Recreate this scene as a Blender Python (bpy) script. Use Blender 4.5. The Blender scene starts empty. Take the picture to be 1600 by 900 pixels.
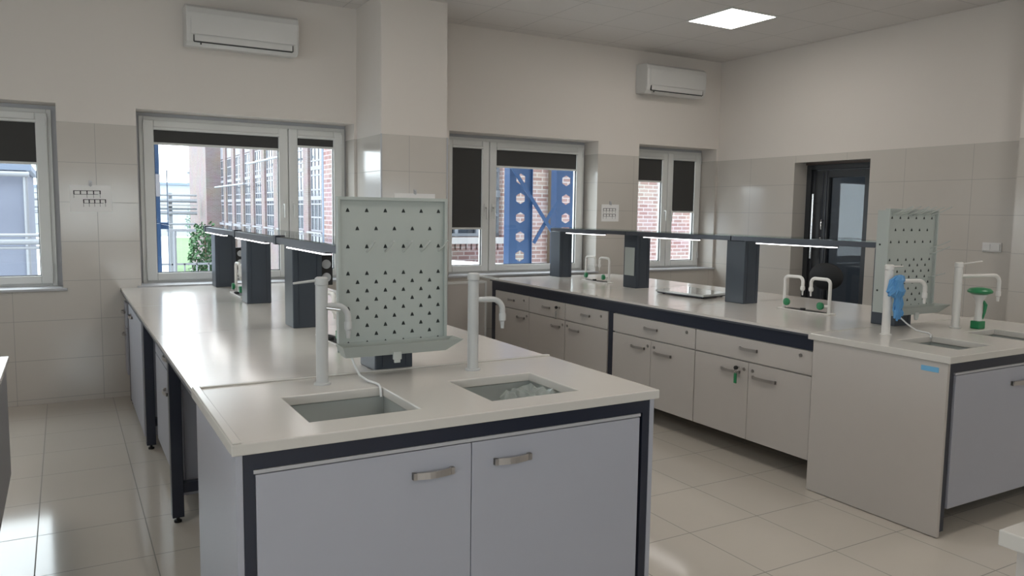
import bpy, bmesh, math, random
from mathutils import Vector, Matrix
random.seed(7)
SC = bpy.context.scene
COL = SC.collection
PI = math.pi

# ------------------------------------------------------------------ camera
YAW, PITCH, ROLL, FPX, EYE = .522, .097, .014, 1218.0, 1.559
fw = Vector((math.sin(YAW)*math.cos(PITCH), math.cos(YAW)*math.cos(PITCH), -math.sin(PITCH)))
rt = Vector((math.cos(YAW), -math.sin(YAW), 0)); up = rt.cross(fw)
r2 = rt*math.cos(ROLL) + up*math.sin(ROLL); u2 = up*math.cos(ROLL) - rt*math.sin(ROLL)
cam = bpy.data.objects.new('camera', bpy.data.cameras.new('camera')); COL.objects.link(cam)
m = Matrix((r2, u2, -fw)).transposed().to_4x4(); m.translation = (0, 0, EYE); cam.matrix_world = m
cam.data.sensor_width = 36; cam.data.lens = FPX/1600*36; cam.data.clip_end = 600; cam.data.clip_start = .02
SC.camera = cam

# ------------------------------------------------------------------ world, exposure
SKY = 6.5
PANEL = 3.5      # ceiling panel emission
TUBE = 6.0
w = bpy.data.worlds.new('overcast_sky'); SC.world = w; w.use_nodes = True
bg = w.node_tree.nodes['Background']
bg.inputs[0].default_value = (.885, .935, 1.0, 1); bg.inputs[1].default_value = SKY
SC.view_settings.view_transform = 'Standard'
try: SC.view_settings.look = 'None'
except Exception: pass
SC.view_settings.gamma = 1; SC.view_settings.use_curve_mapping = False
SC.view_settings.exposure = 0.11

def portal(loc, rot, sx, sy):
    l = bpy.data.lights.new('window_portal', 'AREA'); l.shape = 'RECTANGLE'; l.size = sx; l.size_y = sy
    l.cycles.is_portal = True
    o = bpy.data.objects.new('window_portal', l); o.location = loc; o.rotation_euler = rot; COL.objects.link(o)

# ------------------------------------------------------------------ materials
def mat(name, col, rough=.5, metal=0, emit=None, estr=0, bump=0, bscale=60, var=0, vscale=8, spec=None, coat=0, trans=0, ior=None):
    M = bpy.data.materials.new(name); M.use_nodes = True
    nt = M.node_tree; b = nt.nodes['Principled BSDF']
    b.inputs['Base Color'].default_value = (*col, 1); b.inputs['Roughness'].default_value = rough
    b.inputs['Metallic'].default_value = metal
    if spec is not None: b.inputs['Specular IOR Level'].default_value = spec
    if coat: b.inputs['Coat Weight'].default_value = coat; b.inputs['Coat Roughness'].default_value = .08
    if trans: b.inputs['Transmission Weight'].default_value = trans
    if ior: b.inputs['IOR'].default_value = ior
    if emit: b.inputs['Emission Color'].default_value = (*emit, 1); b.inputs['Emission Strength'].default_value = estr
    tc = nt.nodes.new('ShaderNodeTexCoord')
    n = nt.nodes.new('ShaderNodeTexNoise'); n.inputs['Scale'].default_value = vscale; n.inputs['Detail'].default_value = 4
    nt.links.new(tc.outputs['Object'], n.inputs['Vector'])
    v = var if var else .02
    mr = nt.nodes.new('ShaderNodeMapRange'); mr.inputs['To Min'].default_value = 1-v; mr.inputs['To Max'].default_value = 1+v
    nt.links.new(n.outputs['Fac'], mr.inputs['Value'])
    mx = nt.nodes.new('ShaderNodeVectorMath'); mx.operation = 'SCALE'
    mx.inputs[0].default_value = col; nt.links.new(mr.outputs['Result'], mx.inputs['Scale'])
    nt.links.new(mx.outputs['Vector'], b.inputs['Base Color'])
    if bump:
        n2 = nt.nodes.new('ShaderNodeTexNoise'); n2.inputs['Scale'].default_value = bscale
        nt.links.new(tc.outputs['Object'], n2.inputs['Vector'])
        bp = nt.nodes.new('ShaderNodeBump'); bp.inputs['Strength'].default_value = bump; bp.inputs['Distance'].default_value = .002
        nt.links.new(n2.outputs['Fac'], bp.inputs['Height']); nt.links.new(bp.outputs['Normal'], b.inputs['Normal'])
    return M

def node(nt, t, **k):
    n = nt.nodes.new(t)
    for a, v in k.items(): setattr(n, a, v)
    return n

def line_mask(nt, src, period, offset, width):
    """1 on thin lines of coordinate src at offset + k*period"""
    a = node(nt, 'ShaderNodeMath', operation='SUBTRACT'); nt.links.new(src, a.inputs[0]); a.inputs[1].default_value = offset - 500*period - width/2
    b = node(nt, 'ShaderNodeMath', operation='MODULO'); nt.links.new(a.outputs[0], b.inputs[0]); b.inputs[1].default_value = period
    c = node(nt, 'ShaderNodeMath', operation='LESS_THAN'); nt.links.new(b.outputs[0], c.inputs[0]); c.inputs[1].default_value = width
    # the subtraction above shifts by half a width, so centre the line
    a.inputs[1].default_value = offset - 500*period - width/2
    return c.outputs[0]

def tiles(name, tilecol, grout, axes, rough=.12, upper=None, split=None, var=.04, bumpy=.02, uproughness=.6):
    M = bpy.data.materials.new(name); M.use_nodes = True; nt = M.node_tree; b = nt.nodes['Principled BSDF']
    geo = node(nt, 'ShaderNodeNewGeometry'); sep = node(nt, 'ShaderNodeSeparateXYZ'); nt.links.new(geo.outputs['Position'], sep.inputs[0])
    masks = [line_mask(nt, sep.outputs[ax], p, o, w_) for ax, p, o, w_ in axes]
    mk = masks[0]
    for q in masks[1:]:
        mx = node(nt, 'ShaderNodeMath', operation='MAXIMUM'); nt.links.new(mk, mx.inputs[0]); nt.links.new(q, mx.inputs[1]); mk = mx.outputs[0]
    ns = node(nt, 'ShaderNodeTexNoise'); ns.inputs['Scale'].default_value = 1.7; ns.inputs['Detail'].default_value = 5
    nt.links.new(geo.outputs['Position'], ns.inputs['Vector'])
    mr = node(nt, 'ShaderNodeMapRange'); mr.inputs['To Min'].default_value = 1-var; mr.inputs['To Max'].default_value = 1+var
    nt.links.new(ns.outputs['Fac'], mr.inputs['Value'])
    sc = node(nt, 'ShaderNodeVectorMath', operation='SCALE'); sc.inputs[0].default_value = tilecol; nt.links.new(mr.outputs[0], sc.inputs['Scale'])
    mix = node(nt, 'ShaderNodeMix', data_type='RGBA'); nt.links.new(mk, mix.inputs['Factor'])
    nt.links.new(sc.outputs[0], mix.inputs['A']); mix.inputs['B'].default_value = (*grout, 1)
    outc = mix.outputs['Result']
    rr = node(nt, 'ShaderNodeMapRange'); rr.inputs['To Min'].default_value = rough; rr.inputs['To Max'].default_value = .7; nt.links.new(mk, rr.inputs['Value'])
    outr = rr.outputs[0]
    bp = node(nt, 'ShaderNodeBump'); bp.inputs['Strength'].default_value = .25; bp.inputs['Distance'].default_value = .002; bp.invert = True
    n3 = node(nt, 'ShaderNodeTexNoise'); n3.inputs['Scale'].default_value = 3.5; nt.links.new(geo.outputs['Position'], n3.inputs['Vector'])
    ad = node(nt, 'ShaderNodeMath', operation='MULTIPLY_ADD'); nt.links.new(n3.outputs['Fac'], ad.inputs[0]); ad.inputs[1].default_value = bumpy*10; nt.links.new(mk, ad.inputs[2])
    nt.links.new(ad.outputs[0], bp.inputs['Height']); nt.links.new(bp.outputs[0], b.inputs['Normal'])
    if upper:
        gt = node(nt, 'ShaderNodeMath', operation='GREATER_THAN'); nt.links.new(sep.outputs['Z'], gt.inputs[0]); gt.inputs[1].default_value = split
        m2 = node(nt, 'ShaderNodeMix', data_type='RGBA'); nt.links.new(gt.outputs[0], m2.inputs['Factor']); nt.links.new(outc, m2.inputs['A']); m2.inputs['B'].default_value = (*upper, 1)
        outc = m2.outputs['Result']
        m3 = node(nt, 'ShaderNodeMix', data_type='FLOAT'); nt.links.new(gt.outputs[0], m3.inputs['Factor']); nt.links.new(outr, m3.inputs['A']); m3.inputs['B'].default_value = uproughness
        outr = m3.outputs['Result']
    nt.links.new(outc, b.inputs['Base Color']); nt.links.new(outr, b.inputs['Roughness'])
    return M

def brickmat(name, c1, c2, mortar, scale=1.0):
    M = bpy.data.materials.new(name); M.use_nodes = True; nt = M.node_tree; b = nt.nodes['Principled BSDF']
    geo = node(nt, 'ShaderNodeNewGeometry'); sep = node(nt, 'ShaderNodeSeparateXYZ'); nt.links.new(geo.outputs['Position'], sep.inputs[0])
    ad = node(nt, 'ShaderNodeMath', operation='ADD'); nt.links.new(sep.outputs['X'], ad.inputs[0]); nt.links.new(sep.outputs['Y'], ad.inputs[1])
    cb = node(nt, 'ShaderNodeCombineXYZ'); nt.links.new(ad.outputs[0], cb.inputs[0]); nt.links.new(sep.outputs['Z'], cb.inputs[1])
    br = node(nt, 'ShaderNodeTexBrick'); nt.links.new(cb.outputs[0], br.inputs['Vector'])
    br.inputs['Scale'].default_value = 1; br.inputs['Brick Width'].default_value = .26*scale; br.inputs['Row Height'].default_value = .085*scale
    br.inputs['Mortar Size'].default_value = .012*scale; br.inputs['Color1'].default_value = (*c1, 1); br.inputs['Color2'].default_value = (*c2, 1); br.inputs['Mortar'].default_value = (*mortar, 1)
    ns = node(nt, 'ShaderNodeTexNoise'); ns.inputs['Scale'].default_value = 1.1; nt.links.new(geo.outputs['Position'], ns.inputs['Vector'])
    mx = node(nt, 'ShaderNodeMix', data_type='RGBA'); mx.blend_type = 'MULTIPLY'; mx.inputs['Factor'].default_value = .35
    nt.links.new(br.outputs['Color'], mx.inputs['A']); nt.links.new(ns.outputs['Color'], mx.inputs['B'])
    nt.links.new(mx.outputs['Result'], b.inputs['Base Color']); b.inputs['Roughness'].default_value = .9
    return M

def glassmat(name, tint=(.95, .98, .97), refl=.07, dark=0):
    M = bpy.data.materials.new(name); M.use_nodes = True; nt = M.node_tree; nt.nodes.clear()
    out = node(nt, 'ShaderNodeOutputMaterial'); t = node(nt, 'ShaderNodeBsdfTransparent'); g = node(nt, 'ShaderNodeBsdfGlossy')
    t.inputs[0].default_value = (*tint, 1); g.inputs['Roughness'].default_value = .01
    fr = node(nt, 'ShaderNodeFresnel'); gm = node(nt, 'ShaderNodeNewGeometry'); io = node(nt, 'ShaderNodeMapRange')   # same reflectance on both faces of the pane
    io.inputs['To Min'].default_value = 1.5; io.inputs['To Max'].default_value = 1/1.5
    nt.links.new(gm.outputs['Backfacing'], io.inputs['Value']); nt.links.new(io.outputs[0], fr.inputs['IOR'])
    mx = node(nt, 'ShaderNodeMixShader'); nt.links.new(fr.outputs[0], mx.inputs[0]); nt.links.new(t.outputs[0], mx.inputs[1]); nt.links.new(g.outputs[0], mx.inputs[2])
    nt.links.new(mx.outputs[0], out.inputs[0])
    return M

PAINT = (.69, .64, .592)
TILE = (.57, .533, .488)
GROUT = (.36, .345, .32)
M_ = {}
M_['wall'] = tiles('wall_paint_and_tile', TILE, GROUT, [(2, .31, 2.21, .004), (0, .6, .24, .004), (1, .64, 3.98, .004)], .13, upper=PAINT, split=2.21)
M_['wall_x'] = tiles('wall_paint_and_tile_x', TILE, GROUT, [(2, .31, 2.21, .004), (0, .6, .24, .004)], .13, upper=PAINT, split=2.21)
M_['wall_y'] = tiles('wall_paint_and_tile_y', TILE, GROUT, [(2, .31, 2.21, .004), (1, .64, 3.98, .004)], .13, upper=PAINT, split=2.21)
M_['floor'] = tiles('floor_tile', (.60, .555, .49), (.25, .235, .21), [(0, .4633, -.16, .005), (1, .4778, 4.677, .005)], .10, var=.05, bumpy=.012)
M_['ceiling'] = tiles('ceiling_tile', (.66, .625, .60), (.47, .445, .425), [(0, .58, 5.16, .008), (1, .58, 5.16, .008)], .85, var=.015, bumpy=.05)
M_['pvc'] = mat('white_window_plastic', (.70, .70, .68), .3)
M_['gasket'] = mat('black_gasket', (.02, .02, .025), .6)
M_['glass'] = glassmat('window_glass')
M_['clear'] = glassmat('clear_glass_shelf', (.88, .95, .93))
M_['blind'] = mat('charcoal_blind_fabric', (.048, .047, .045), .8, bump=.3, bscale=900)
M_['blindbar'] = mat('blind_bar', (.66, .66, .64), .4)
M_['frame'] = mat('dark_blue_grey_steel', (.016, .020, .036), .35)
M_['tower'] = mat('slate_grey_steel', (.040, .050, .066), .33)
M_['shelfmetal'] = mat('grey_shelf_metal', (.075, .082, .10), .35, metal=.3)
M_['lam'] = mat('daylight_tinted_laminate', (.405, .413, .465), .42, var=.015)  # bluish cast of the daylight is mixed into this colour
M_['lamwarm'] = mat('warm_grey_laminate', (.51, .475, .445), .42, var=.015)
M_['lamedge'] = mat('laminate_edge', (.46, .46, .48), .4)
M_['top'] = mat('worktop_light_grey', (.70, .66, .62), .15, var=.02, vscale=14, bump=.04, bscale=300)
M_['topedge'] = mat('worktop_dark_edge', (.07, .075, .09), .4)
M_['ceramic'] = mat('sink_worktop_ceramic', (.61, .585, .545), .2, var=.02)
M_['basin'] = mat('glazed_basin', (.50, .53, .515), .22, var=.03)
M_['handle'] = mat('brushed_nickel', (.46, .43, .41), .38, metal=.75)
M_['lock'] = mat('lock_metal', (.35, .33, .31), .35, metal=.8)
M_['black'] = mat('black_plastic', (.008, .008, .009), .6)
M_['rack'] = mat('rack_grey_green_plastic', (.42, .455, .43), .45, var=.02)
M_['rackhole'] = mat('rack_hole_dark', (.02, .025, .025), .7)
M_['tap'] = mat('tap_grey_epoxy', (.50, .505, .50), .32)
M_['tapwhite'] = mat('tap_white_epoxy', (.72, .70, .67), .3)
M_['chrome'] = mat('chrome', (.75, .75, .76), .12, metal=1)
M_['green'] = mat('green_plastic', (.015, .20, .075), .35)
M_['peg'] = mat('clear_peg', (.70, .73, .70), .2, trans=.3)
M_['hose'] = mat('white_hose', (.70, .71, .71), .35)
M_['paper'] = mat('white_paper', (.84, .83, .82), .8)
M_['ink'] = mat('black_ink', (.03, .03, .035), .8)
M_['ac'] = mat('air_conditioner_plastic', (.62, .61, .59), .28, coat=.3)
M_['acdark'] = mat('air_conditioner_slot', (.04, .04, .04), .6)
M_['switch'] = mat('switch_plastic', (.70, .69, .68), .35)
M_['led'] = mat('led_diffuser', (.9, .9, .9), .5, emit=(1, .95, .89), estr=PANEL*4)
M_['tube'] = mat('led_tube_lit', (.9, .9, .9), .5, emit=(1, .97, .95), estr=TUBE)
M_['fill_glow'] = mat('added_fill_diffuser', (.8, .8, .8), .5, emit=(.8, .9, 1), estr=14.0)  # glow of the lamp added in the room beyond the door
M_['glove'] = mat('blue_nitrile', (.10, .30, .58), .5, bump=.6, bscale=60)
M_['sticker'] = mat('light_blue_sticker', (.16, .42, .66), .5)
M_['silver'] = mat('key_steel', (.6, .6, .6), .25, metal=.9)
M_['doorframe'] = mat('door_anthracite', (.03, .032, .036), .35)
M_['doorglass'] = glassmat('tinted_door_glass', (.62, .66, .70))
M_['doorwood'] = mat('brown_lintel', (.09, .065, .055), .5)
M_['socket'] = mat('socket_grey', (.42, .43, .45), .4)
M_['foil'] = mat('clear_plastic_film', (.75, .80, .78), .12, trans=.75, ior=1.2)
M_['glassplate'] = mat('glossy_glass_plate', (.55, .57, .56), .06, coat=.5)
M_['teal'] = mat('teal_plastic', (.03, .25, .26), .4)
M_['greyside'] = mat('mid_grey_panel', (.30, .295, .30), .45)
# outside
M_['brick'] = brickmat('pink_red_brick', (.20, .112, .104), (.28, .20, .19), (.36, .325, .32))
M_['brick_pale'] = brickmat('pale_pink_brick', (.175, .122, .122), (.21, .168, .168), (.225, .197, .197))
M_['concrete'] = mat('pale_concrete', (.28, .275, .28), .85, var=.08)
M_['blue'] = mat('blue_painted_steel', (.006, .036, .105), .45, var=.05)
M_['winframe_old'] = mat('grey_factory_window_frame', (.16, .18, .21), .6)
M_['oldglass'] = mat('dark_factory_glass', (.03, .04, .055), .15)
M_['lintel'] = mat('pale_grey_render', (.22, .22, .25), .85)
M_['shed'] = mat('grey_blue_cladding', (.14, .16, .215), .6, var=.04)
M_['shedtrim'] = mat('shed_trim', (.13, .17, .24), .5)
M_['pipe'] = mat('pale_steel_pipe', (.22, .235, .26), .4, metal=.2)
M_['grass'] = mat('grass_green', (.085, .15, .06), .95, var=.3, vscale=.6)
M_['leaf'] = mat('leaf_green', (.035, .10, .035), .7, var=.4, vscale=3)
M_['bark'] = mat('bark', (.10, .075, .05), .9)
M_['ground'] = mat('pale_paving', (.46, .46, .46), .9, var=.05, vscale=.2)
M_['distant'] = mat('hazy_grey_block', (.26, .285, .32), .9)  # lightened: the haze of distance is put into the colour

# ------------------------------------------------------------------ mesh builder
class MB:
    def __init__(s): s.v = []; s.f = []; s.mi = []; s.mats = None
    def _add(s, vs, fs, mi=0):
        n = len(s.v); s.v += [tuple(q) for q in vs]; s.f += [tuple(n+i for i in f) for f in fs]; s.mi += [mi]*len(fs); return s
    def box(s, x0, x1, y0, y1, z0, z1, mi=0, rot=None, about=None):
        vs = [Vector((x, y, z)) for x in (x0, x1) for y in (y0, y1) for z in (z0, z1)]
        if rot:
            c = Vector(about) if about else Vector(((x0+x1)/2, (y0+y1)/2, (z0+z1)/2)); vs = [c + rot @ (q-c) for q in vs]
        return s._add(vs, [(0, 1, 3, 2), (4, 6, 7, 5), (0, 4, 5, 1), (2, 3, 7, 6), (0, 2, 6, 4), (1, 5, 7, 3)], mi)
    def hexa(s, b, t, mi=0):
        """b, t: four bottom and four top points, both counter-clockwise seen from above"""
        return s._add(list(b)+list(t), [(3, 2, 1, 0), (4, 5, 6, 7), (0, 1, 5, 4), (1, 2, 6, 5), (2, 3, 7, 6), (3, 0, 4, 7)], mi)
    def tube(s, path, r, n=14, mi=0, caps=True):
        P = [Vector(p) for p in path]; rs = r if isinstance(r, (list, tuple)) else [r]*len(P)
        prev = None; vs = []; fs = []
        for i, p in enumerate(P):
            if i == 0: t = P[1]-P[0]
            elif i == len(P)-1: t = P[-1]-P[-2]
            else: t = (P[i+1]-P[i]).normalized() + (P[i]-P[i-1]).normalized()
            t.normalize()
            if prev is None:
                a = Vector((0, 0, 1)) if abs(t.z) < .9 else Vector((1, 0, 0)); nrm = t.cross(a).normalized()
            else:
                nrm = (prev - t*prev.dot(t)).normalized()
            prev = nrm; bn = t.cross(nrm)
            for k in range(n):
                a = 2*PI*k/n; vs.append(p + (nrm*math.cos(a) + bn*math.sin(a))*rs[i])
        for i in range(len(P)-1):
            for k in range(n):
                fs.append((i*n+k, i*n+(k+1) % n, (i+1)*n+(k+1) % n, (i+1)*n+k))
        if caps: fs += [tuple(range(n-1, -1, -1)), tuple((len(P)-1)*n+k for k in range(n))]
        return s._add(vs, fs, mi)
    def lathe(s, c, prof, n=20, mi=0, axis='z'):
        """prof: (radius, height) list"""
        c = Vector(c); vs = []; fs = []
        for r, h in prof:
            for k in range(n):
                a = 2*PI*k/n
                q = Vector((r*math.cos(a), r*math.sin(a), h))
                if axis == 'x': q = Vector((q.z, q.x, q.y))
                if axis == 'y': q = Vector((q.y, q.z, q.x))
                vs.append(c+q)
        for i in range(len(prof)-1):
            for k in range(n): fs.append((i*n+k, i*n+(k+1) % n, (i+1)*n+(k+1) % n, (i+1)*n+k))
        fs += [tuple(range(n-1, -1, -1)), tuple((len(prof)-1)*n+k for k in range(n))]
        return s._add(vs, fs, mi)
    def prism(s, pts, lo, hi, axis='x', mi=0):
        """pts: outline (a,b) counter-clockwise; axis x -> (y,z), y -> (x,z), z -> (x,y)"""
        def P(a, b, h):
            return {'x': (h, a, b), 'y': (a, h, b), 'z': (a, b, h)}[axis]
        n = len(pts); vs = [P(a, b, lo) for a, b in pts] + [P(a, b, hi) for a, b in pts]
        fs = [tuple(range(n-1, -1, -1)), tuple(range(n, 2*n))] + [(i, (i+1) % n, n+(i+1) % n, n+i) for i in range(n)]
        return s._add(vs, fs, mi)
    def sphere(s, c, r, n=12, mi=0, sc=(1, 1, 1)):
        prof = [(max(1e-4, r*math.sin(PI*i/n)), -r*math.cos(PI*i/n)) for i in range(n+1)]
        k0 = len(s.v); s.lathe((0, 0, 0), prof, 2*n, mi)
        for i in range(k0, len(s.v)):
            q = s.v[i]; s.v[i] = (c[0]+q[0]*sc[0], c[1]+q[1]*sc[1], c[2]+q[2]*sc[2])
        return s
    def build(s, name, mats, parent=None, bevel=0, smooth=False, loc=None, label=None):
        if not isinstance(mats, (list, tuple)): mats = [mats]
        org = Vector((0, 0, 0))
        if parent is not None:
            q = parent
            while q is not None: org += q.location; q = q.parent
        elif loc is None:
            xs = [q[0] for q in s.v]; ys = [q[1] for q in s.v]; zs = [q[2] for q in s.v]
            loc = Vector(((min(xs)+max(xs))/2, (min(ys)+max(ys))/2, min(zs)))
        if parent is None: org = Vector(loc)
        me = bpy.data.meshes.new(name); me.from_pydata([tuple(Vector(q)-org) for q in s.v], [], s.f)
        for mm in mats: me.materials.append(M_[mm] if isinstance(mm, str) else mm)
        for p, i in zip(me.polygons, s.mi): p.material_index = i; p.use_smooth = smooth
        bm = bmesh.new(); bm.from_mesh(me); bmesh.ops.recalc_face_normals(bm, faces=bm.faces[:]); bm.to_mesh(me); bm.free()
        me.update()
        if smooth:
            try: me.set_sharp_from_angle(angle=math.radians(40))
            except Exception: pass
        o = bpy.data.objects.new(name, me); COL.objects.link(o)
        if parent is not None: o.parent = parent
        else: o.location = loc
        if bevel:
            b = o.modifiers.new('edge_bevel', 'BEVEL'); b.width = bevel; b.segments = 2; b.limit_method = 'ANGLE'; b.angle_limit = math.radians(50)
        if label: o['label'] = label
        return o

def thing(name, label, cat, loc=(0, 0, 0), group=None, kind=None):
    o = bpy.data.objects.new(name, None); COL.objects.link(o); o.location = loc; o.empty_display_size = .1
    o['label'] = label; o['category'] = cat
    if group: o['group'] = group
    if kind: o['kind'] = kind
    return o
def tag(o, label, cat, group=None):
    o['label'] = label; o['category'] = cat
    if group: o['group'] = group
    return o
def struct(o): o['kind'] = 'structure'; return o
def copy_tree(o, parent=None):
    kids = [c for c in bpy.data.objects if c.parent == o]
    c = o.copy(); COL.objects.link(c); c.parent = parent
    for k in kids: copy_tree(k, c)
    return c
def arc(c, r, a0, a1, ax1, ax2, n=8):
    c = Vector(c); ax1 = Vector(ax1); ax2 = Vector(ax2)
    return [c + ax1*(r*math.cos(a0+(a1-a0)*i/n)) + ax2*(r*math.sin(a0+(a1-a0)*i/n)) for i in range(n+1)]

# ================================================================== ROOM
X0, X1 = -3.4, 6.93          # left wall, right wall
Y0, Y1 = -3.2, 7.07          # wall behind the camera, window wall
CZ = 3.38
struct(MB().box(X0-.3, X1+.3, Y0-.3, Y1+.35, -.25, 0).build('floor', 'floor'))
struct(MB().box(X0-9, X1+5, Y0-.3, Y1+.36, CZ+.21, 10).build('wall_shade_block', 'brick'))  # unseen mass added above the ceiling to shade the yard outside
struct(MB().box(X0-.3, X1+.3, Y0-.3, Y1+.35, CZ, CZ+.2).build('ceiling', 'ceiling'))

def holed_wall(name, axis, a0, a1, b0, b1, holes, mm):
    """axis 'y': wall in the xz plane between y=a0..a1; holes (lo,hi,z0,z1)"""
    us = sorted(set([b0, b1]+[h[0] for h in holes]+[h[1] for h in holes]))
    mb = MB()
    for i in range(len(us)-1):
        l, h = us[i], us[i+1]; mid = (l+h)/2
        hs = sorted([(q[2], q[3]) for q in holes if q[0] < mid < q[1]])
        z = 0; segs = []
        for q0, q1 in hs:
            if q0 > z: segs.append((z, q0))
            z = q1
        segs.append((z, CZ))
        for z0, z1 in segs:
            if axis == 'y': mb.box(l, h, a0, a1, z0, z1)
            else: mb.box(a0, a1, l, h, z0, z1)
    return struct(mb.build(name, mm))
WINS = [(-1.95, -.02), (.54, 2.36), (3.33, 5.137), (5.71, 6.90)]
ZS, ZT = .91, 2.35
holed_wall('wall_back', 'y', Y1, Y1+.35, X0-.3, X1+.3, [(a, b, ZS, ZT) for a, b in WINS], 'wall_x')
DY0, DY1, DZ = 4.99, 5.912, 2.135
holed_wall('wall_right', 'x', X1, X1+.3, Y0, Y1, [(DY0, DY1, 0, DZ)], 'wall_y')
holed_wall('wall_left', 'x', X0-.3, X0, Y0, Y1, [(-1.8, .2, .91, 2.35), (2.2, 4.2, .91, 2.35)], 'wall_y')
holed_wall('wall_front', 'y', Y0-.3, Y0, X0-.3, X1+.3, [(-3.2, -1.3, .91, 2.1), (-.2, 1.45, .91, 2.1), (5.6, 6.7, .91, 2.1)], 'wall_x')
# square column between the second and third window, and a shallow one on the right wall
struct(MB().box(2.385, 3.0, 6.42, Y1, 0, CZ).build('trim_1', 'wall_x'))
struct(MB().box(6.72, X1, 2.5, 3.50, 0, CZ).build('trim_2', 'wall_y'))
struct(MB().box(2.375, 2.388, 6.41, 6.423, 0, 2.212).box(2.997, 3.01, 6.41, 6.423, 0, 2.212).build('trim_3', 'lamedge'))
# pipe casing in the corner left of the column
struct(MB().tube([(2.30, 7.00, 0), (2.30, 7.00, 2.19)], .03, 16).build('trim_4', 'pvc', smooth=True)) if False else None

# ------------------------------------------------------------------ windows
YF = 7.31
def window(n, x0, x1, splits, handles):
    fr = MB()
    zb, zt = ZS, 2.32
    fw_ = .035
    fr.box(x0, x0+fw_, YF, YF+.07, zb, zt).box(x1-fw_, x1, YF, YF+.07, zb, zt)
    fr.box(x0+fw_, x1-fw_, YF, YF+.07, zb, zb+.03).box(x0+fw_, x1-fw_, YF, YF+.07, zt-fw_, zt)
    for s in splits[1:-1]: fr.box(s-.02, s+.02, YF, YF+.07, zb+.03, zt-fw_)
    # plaster filler round the frame
    f = fr.build('window_%d' % n, 'pvc', bevel=.004); struct(f)
    wx0, wx1 = WINS[n-1]
    MB().box(wx0, x0, YF+.02, YF+.09, zb, ZT).box(x1, wx1, YF+.02, YF+.09, zb, ZT).box(x0, x1, YF+.02, YF+.09, zt, ZT).build('filler', 'lamedge', f)
    o = splits
    for i in range(len(o)-1):
        a = o[i] + (.03 if i == 0 else .004); b = o[i+1] - (.03 if i == len(o)-2 else .004)
        z0, z1 = zb+.022, zt-.03; sw = .082
        s = MB()
        s.box(a, a+sw, YF-.022, YF+.05, z0, z1).box(b-sw, b, YF-.022, YF+.05, z0, z1)
        s.box(a+sw, b-sw, YF-.022, YF+.05, z0, z0+.065).box(a+sw, b-sw, YF-.022, YF+.05, z1-sw, z1)
        so = s.build('sash', 'pvc', f, bevel=.006)
        MB().box(a+sw-.002, b-sw+.002, YF+.012, YF+.018, z0+.06, z1-sw+.002).build('pane', 'glass', so)
        g = MB(); t = .006
        g.box(a+sw-.001, a+sw+t, YF-.004, YF+.01, z0+.065, z1-sw).box(b-sw-t, b-sw+.001, YF-.004, YF+.01, z0+.065, z1-sw).box(a+sw, b-sw, YF-.004, YF+.01, z0+.065, z0+.065+t)
        g.build('gasket', 'gasket', so)
        hs = handles[i]
        if hs:
            hx = a+.04 if hs == 'l' else b-.04
            h = MB().box(hx-.014, hx+.014, YF-.032, YF-.022, 1.56, 1.64).tube([(hx, YF-.03, 1.60), (hx, YF-.06, 1.60), (hx, YF-.065, 1.59), (hx, YF-.062, 1.48)], [.010, .010, .010, .008], 10)
            h.build('handle', 'pvc', so, smooth=True)
        hx = b-.004 if hs == 'l' else a+.004
        hg = MB()
        for hz in (1.02, 2.18): hg.tube([(hx, YF-.028, hz), (hx, YF-.028, hz+.08)], .008, 8)
        hg.build('hinge', 'pvc', so, smooth=True)
    return f
W1 = window(1, -1.93, -.055, [-1.93, -1.0, -.055], ['r', 'l'])
W2 = window(2, .575, 2.345, [.575, 1.81, 2.345], ['r', 'l'])
W3 = window(3, 3.36, 5.12, [3.36, 3.90, 5.12], ['r', 'l'])
W4 = window(4, 5.73, 6.885, [5.73, 6.336, 6.885], ['r', 'l'])
for i, (a, b) in enumerate(WINS):
    struct(MB().box(a-.03, b+.03 if i != 3 else b+.02, 7.045, 7.31, .895, .914).build('trim_%d' % (5+i), 'lamedge', bevel=.003))
    portal(((a+b)/2, 7.46, 1.63), (-PI/2, 0, 0), b-a, 1.45)
# windows behind and beside the camera (they give the cool daylight on the fronts)
def plain_window(n, axis, lo, hi, pos, z0, z1):
    fr = MB(); mid = (lo+hi)/2
    def B(u0, u1, z0_, z1_, d0, d1):
        if axis == 'y': fr.box(u0, u1, pos+d0, pos+d1, z0_, z1_)
        else: fr.box(pos+d0, pos+d1, u0, u1, z0_, z1_)
    B(lo, lo+.08, z0, z1, 0, .07); B(hi-.08, hi, z0, z1, 0, .07); B(mid-.06, mid+.06, z0, z1, 0, .07)
    for a, b in ((lo+.08, mid-.06), (mid+.06, hi-.08)): B(a, b, z0, z0+.08, 0, .07); B(a, b, z1-.08, z1, 0, .07)
    f = struct(fr.build('window_%d' % n, 'pvc', bevel=.004))
    for a, b in ((lo+.078, mid-.058), (mid+.058, hi-.078)):
        p = MB()
        if axis == 'y': p.box(a, b, pos+.03, pos+.036, z0+.078, z1-.078)
        else: p.box(pos+.03, pos+.036, a, b, z0+.078, z1-.078)
        p.build('pane', 'glass', f)
plain_window(5, 'y', -3.2, -1.3, Y0-.2, .91, 2.1); plain_window(6, 'y', -.2, 1.45, Y0-.2, .91, 2.1); plain_window(7, 'y', 5.6, 6.7, Y0-.2, .91, 2.1)
plain_window(8, 'x', -1.8, .2, X0-.2, .91, 2.35); plain_window(9, 'x', 2.2, 4.2, X0-.2, .91, 2.35)
for a, b in ((-3.2, -1.3), (-.2, 1.45), (5.6, 6.7)): portal(((a+b)/2, Y0-.32, 1.7), (PI/2, 0, 0), b-a, 1.6)
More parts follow.
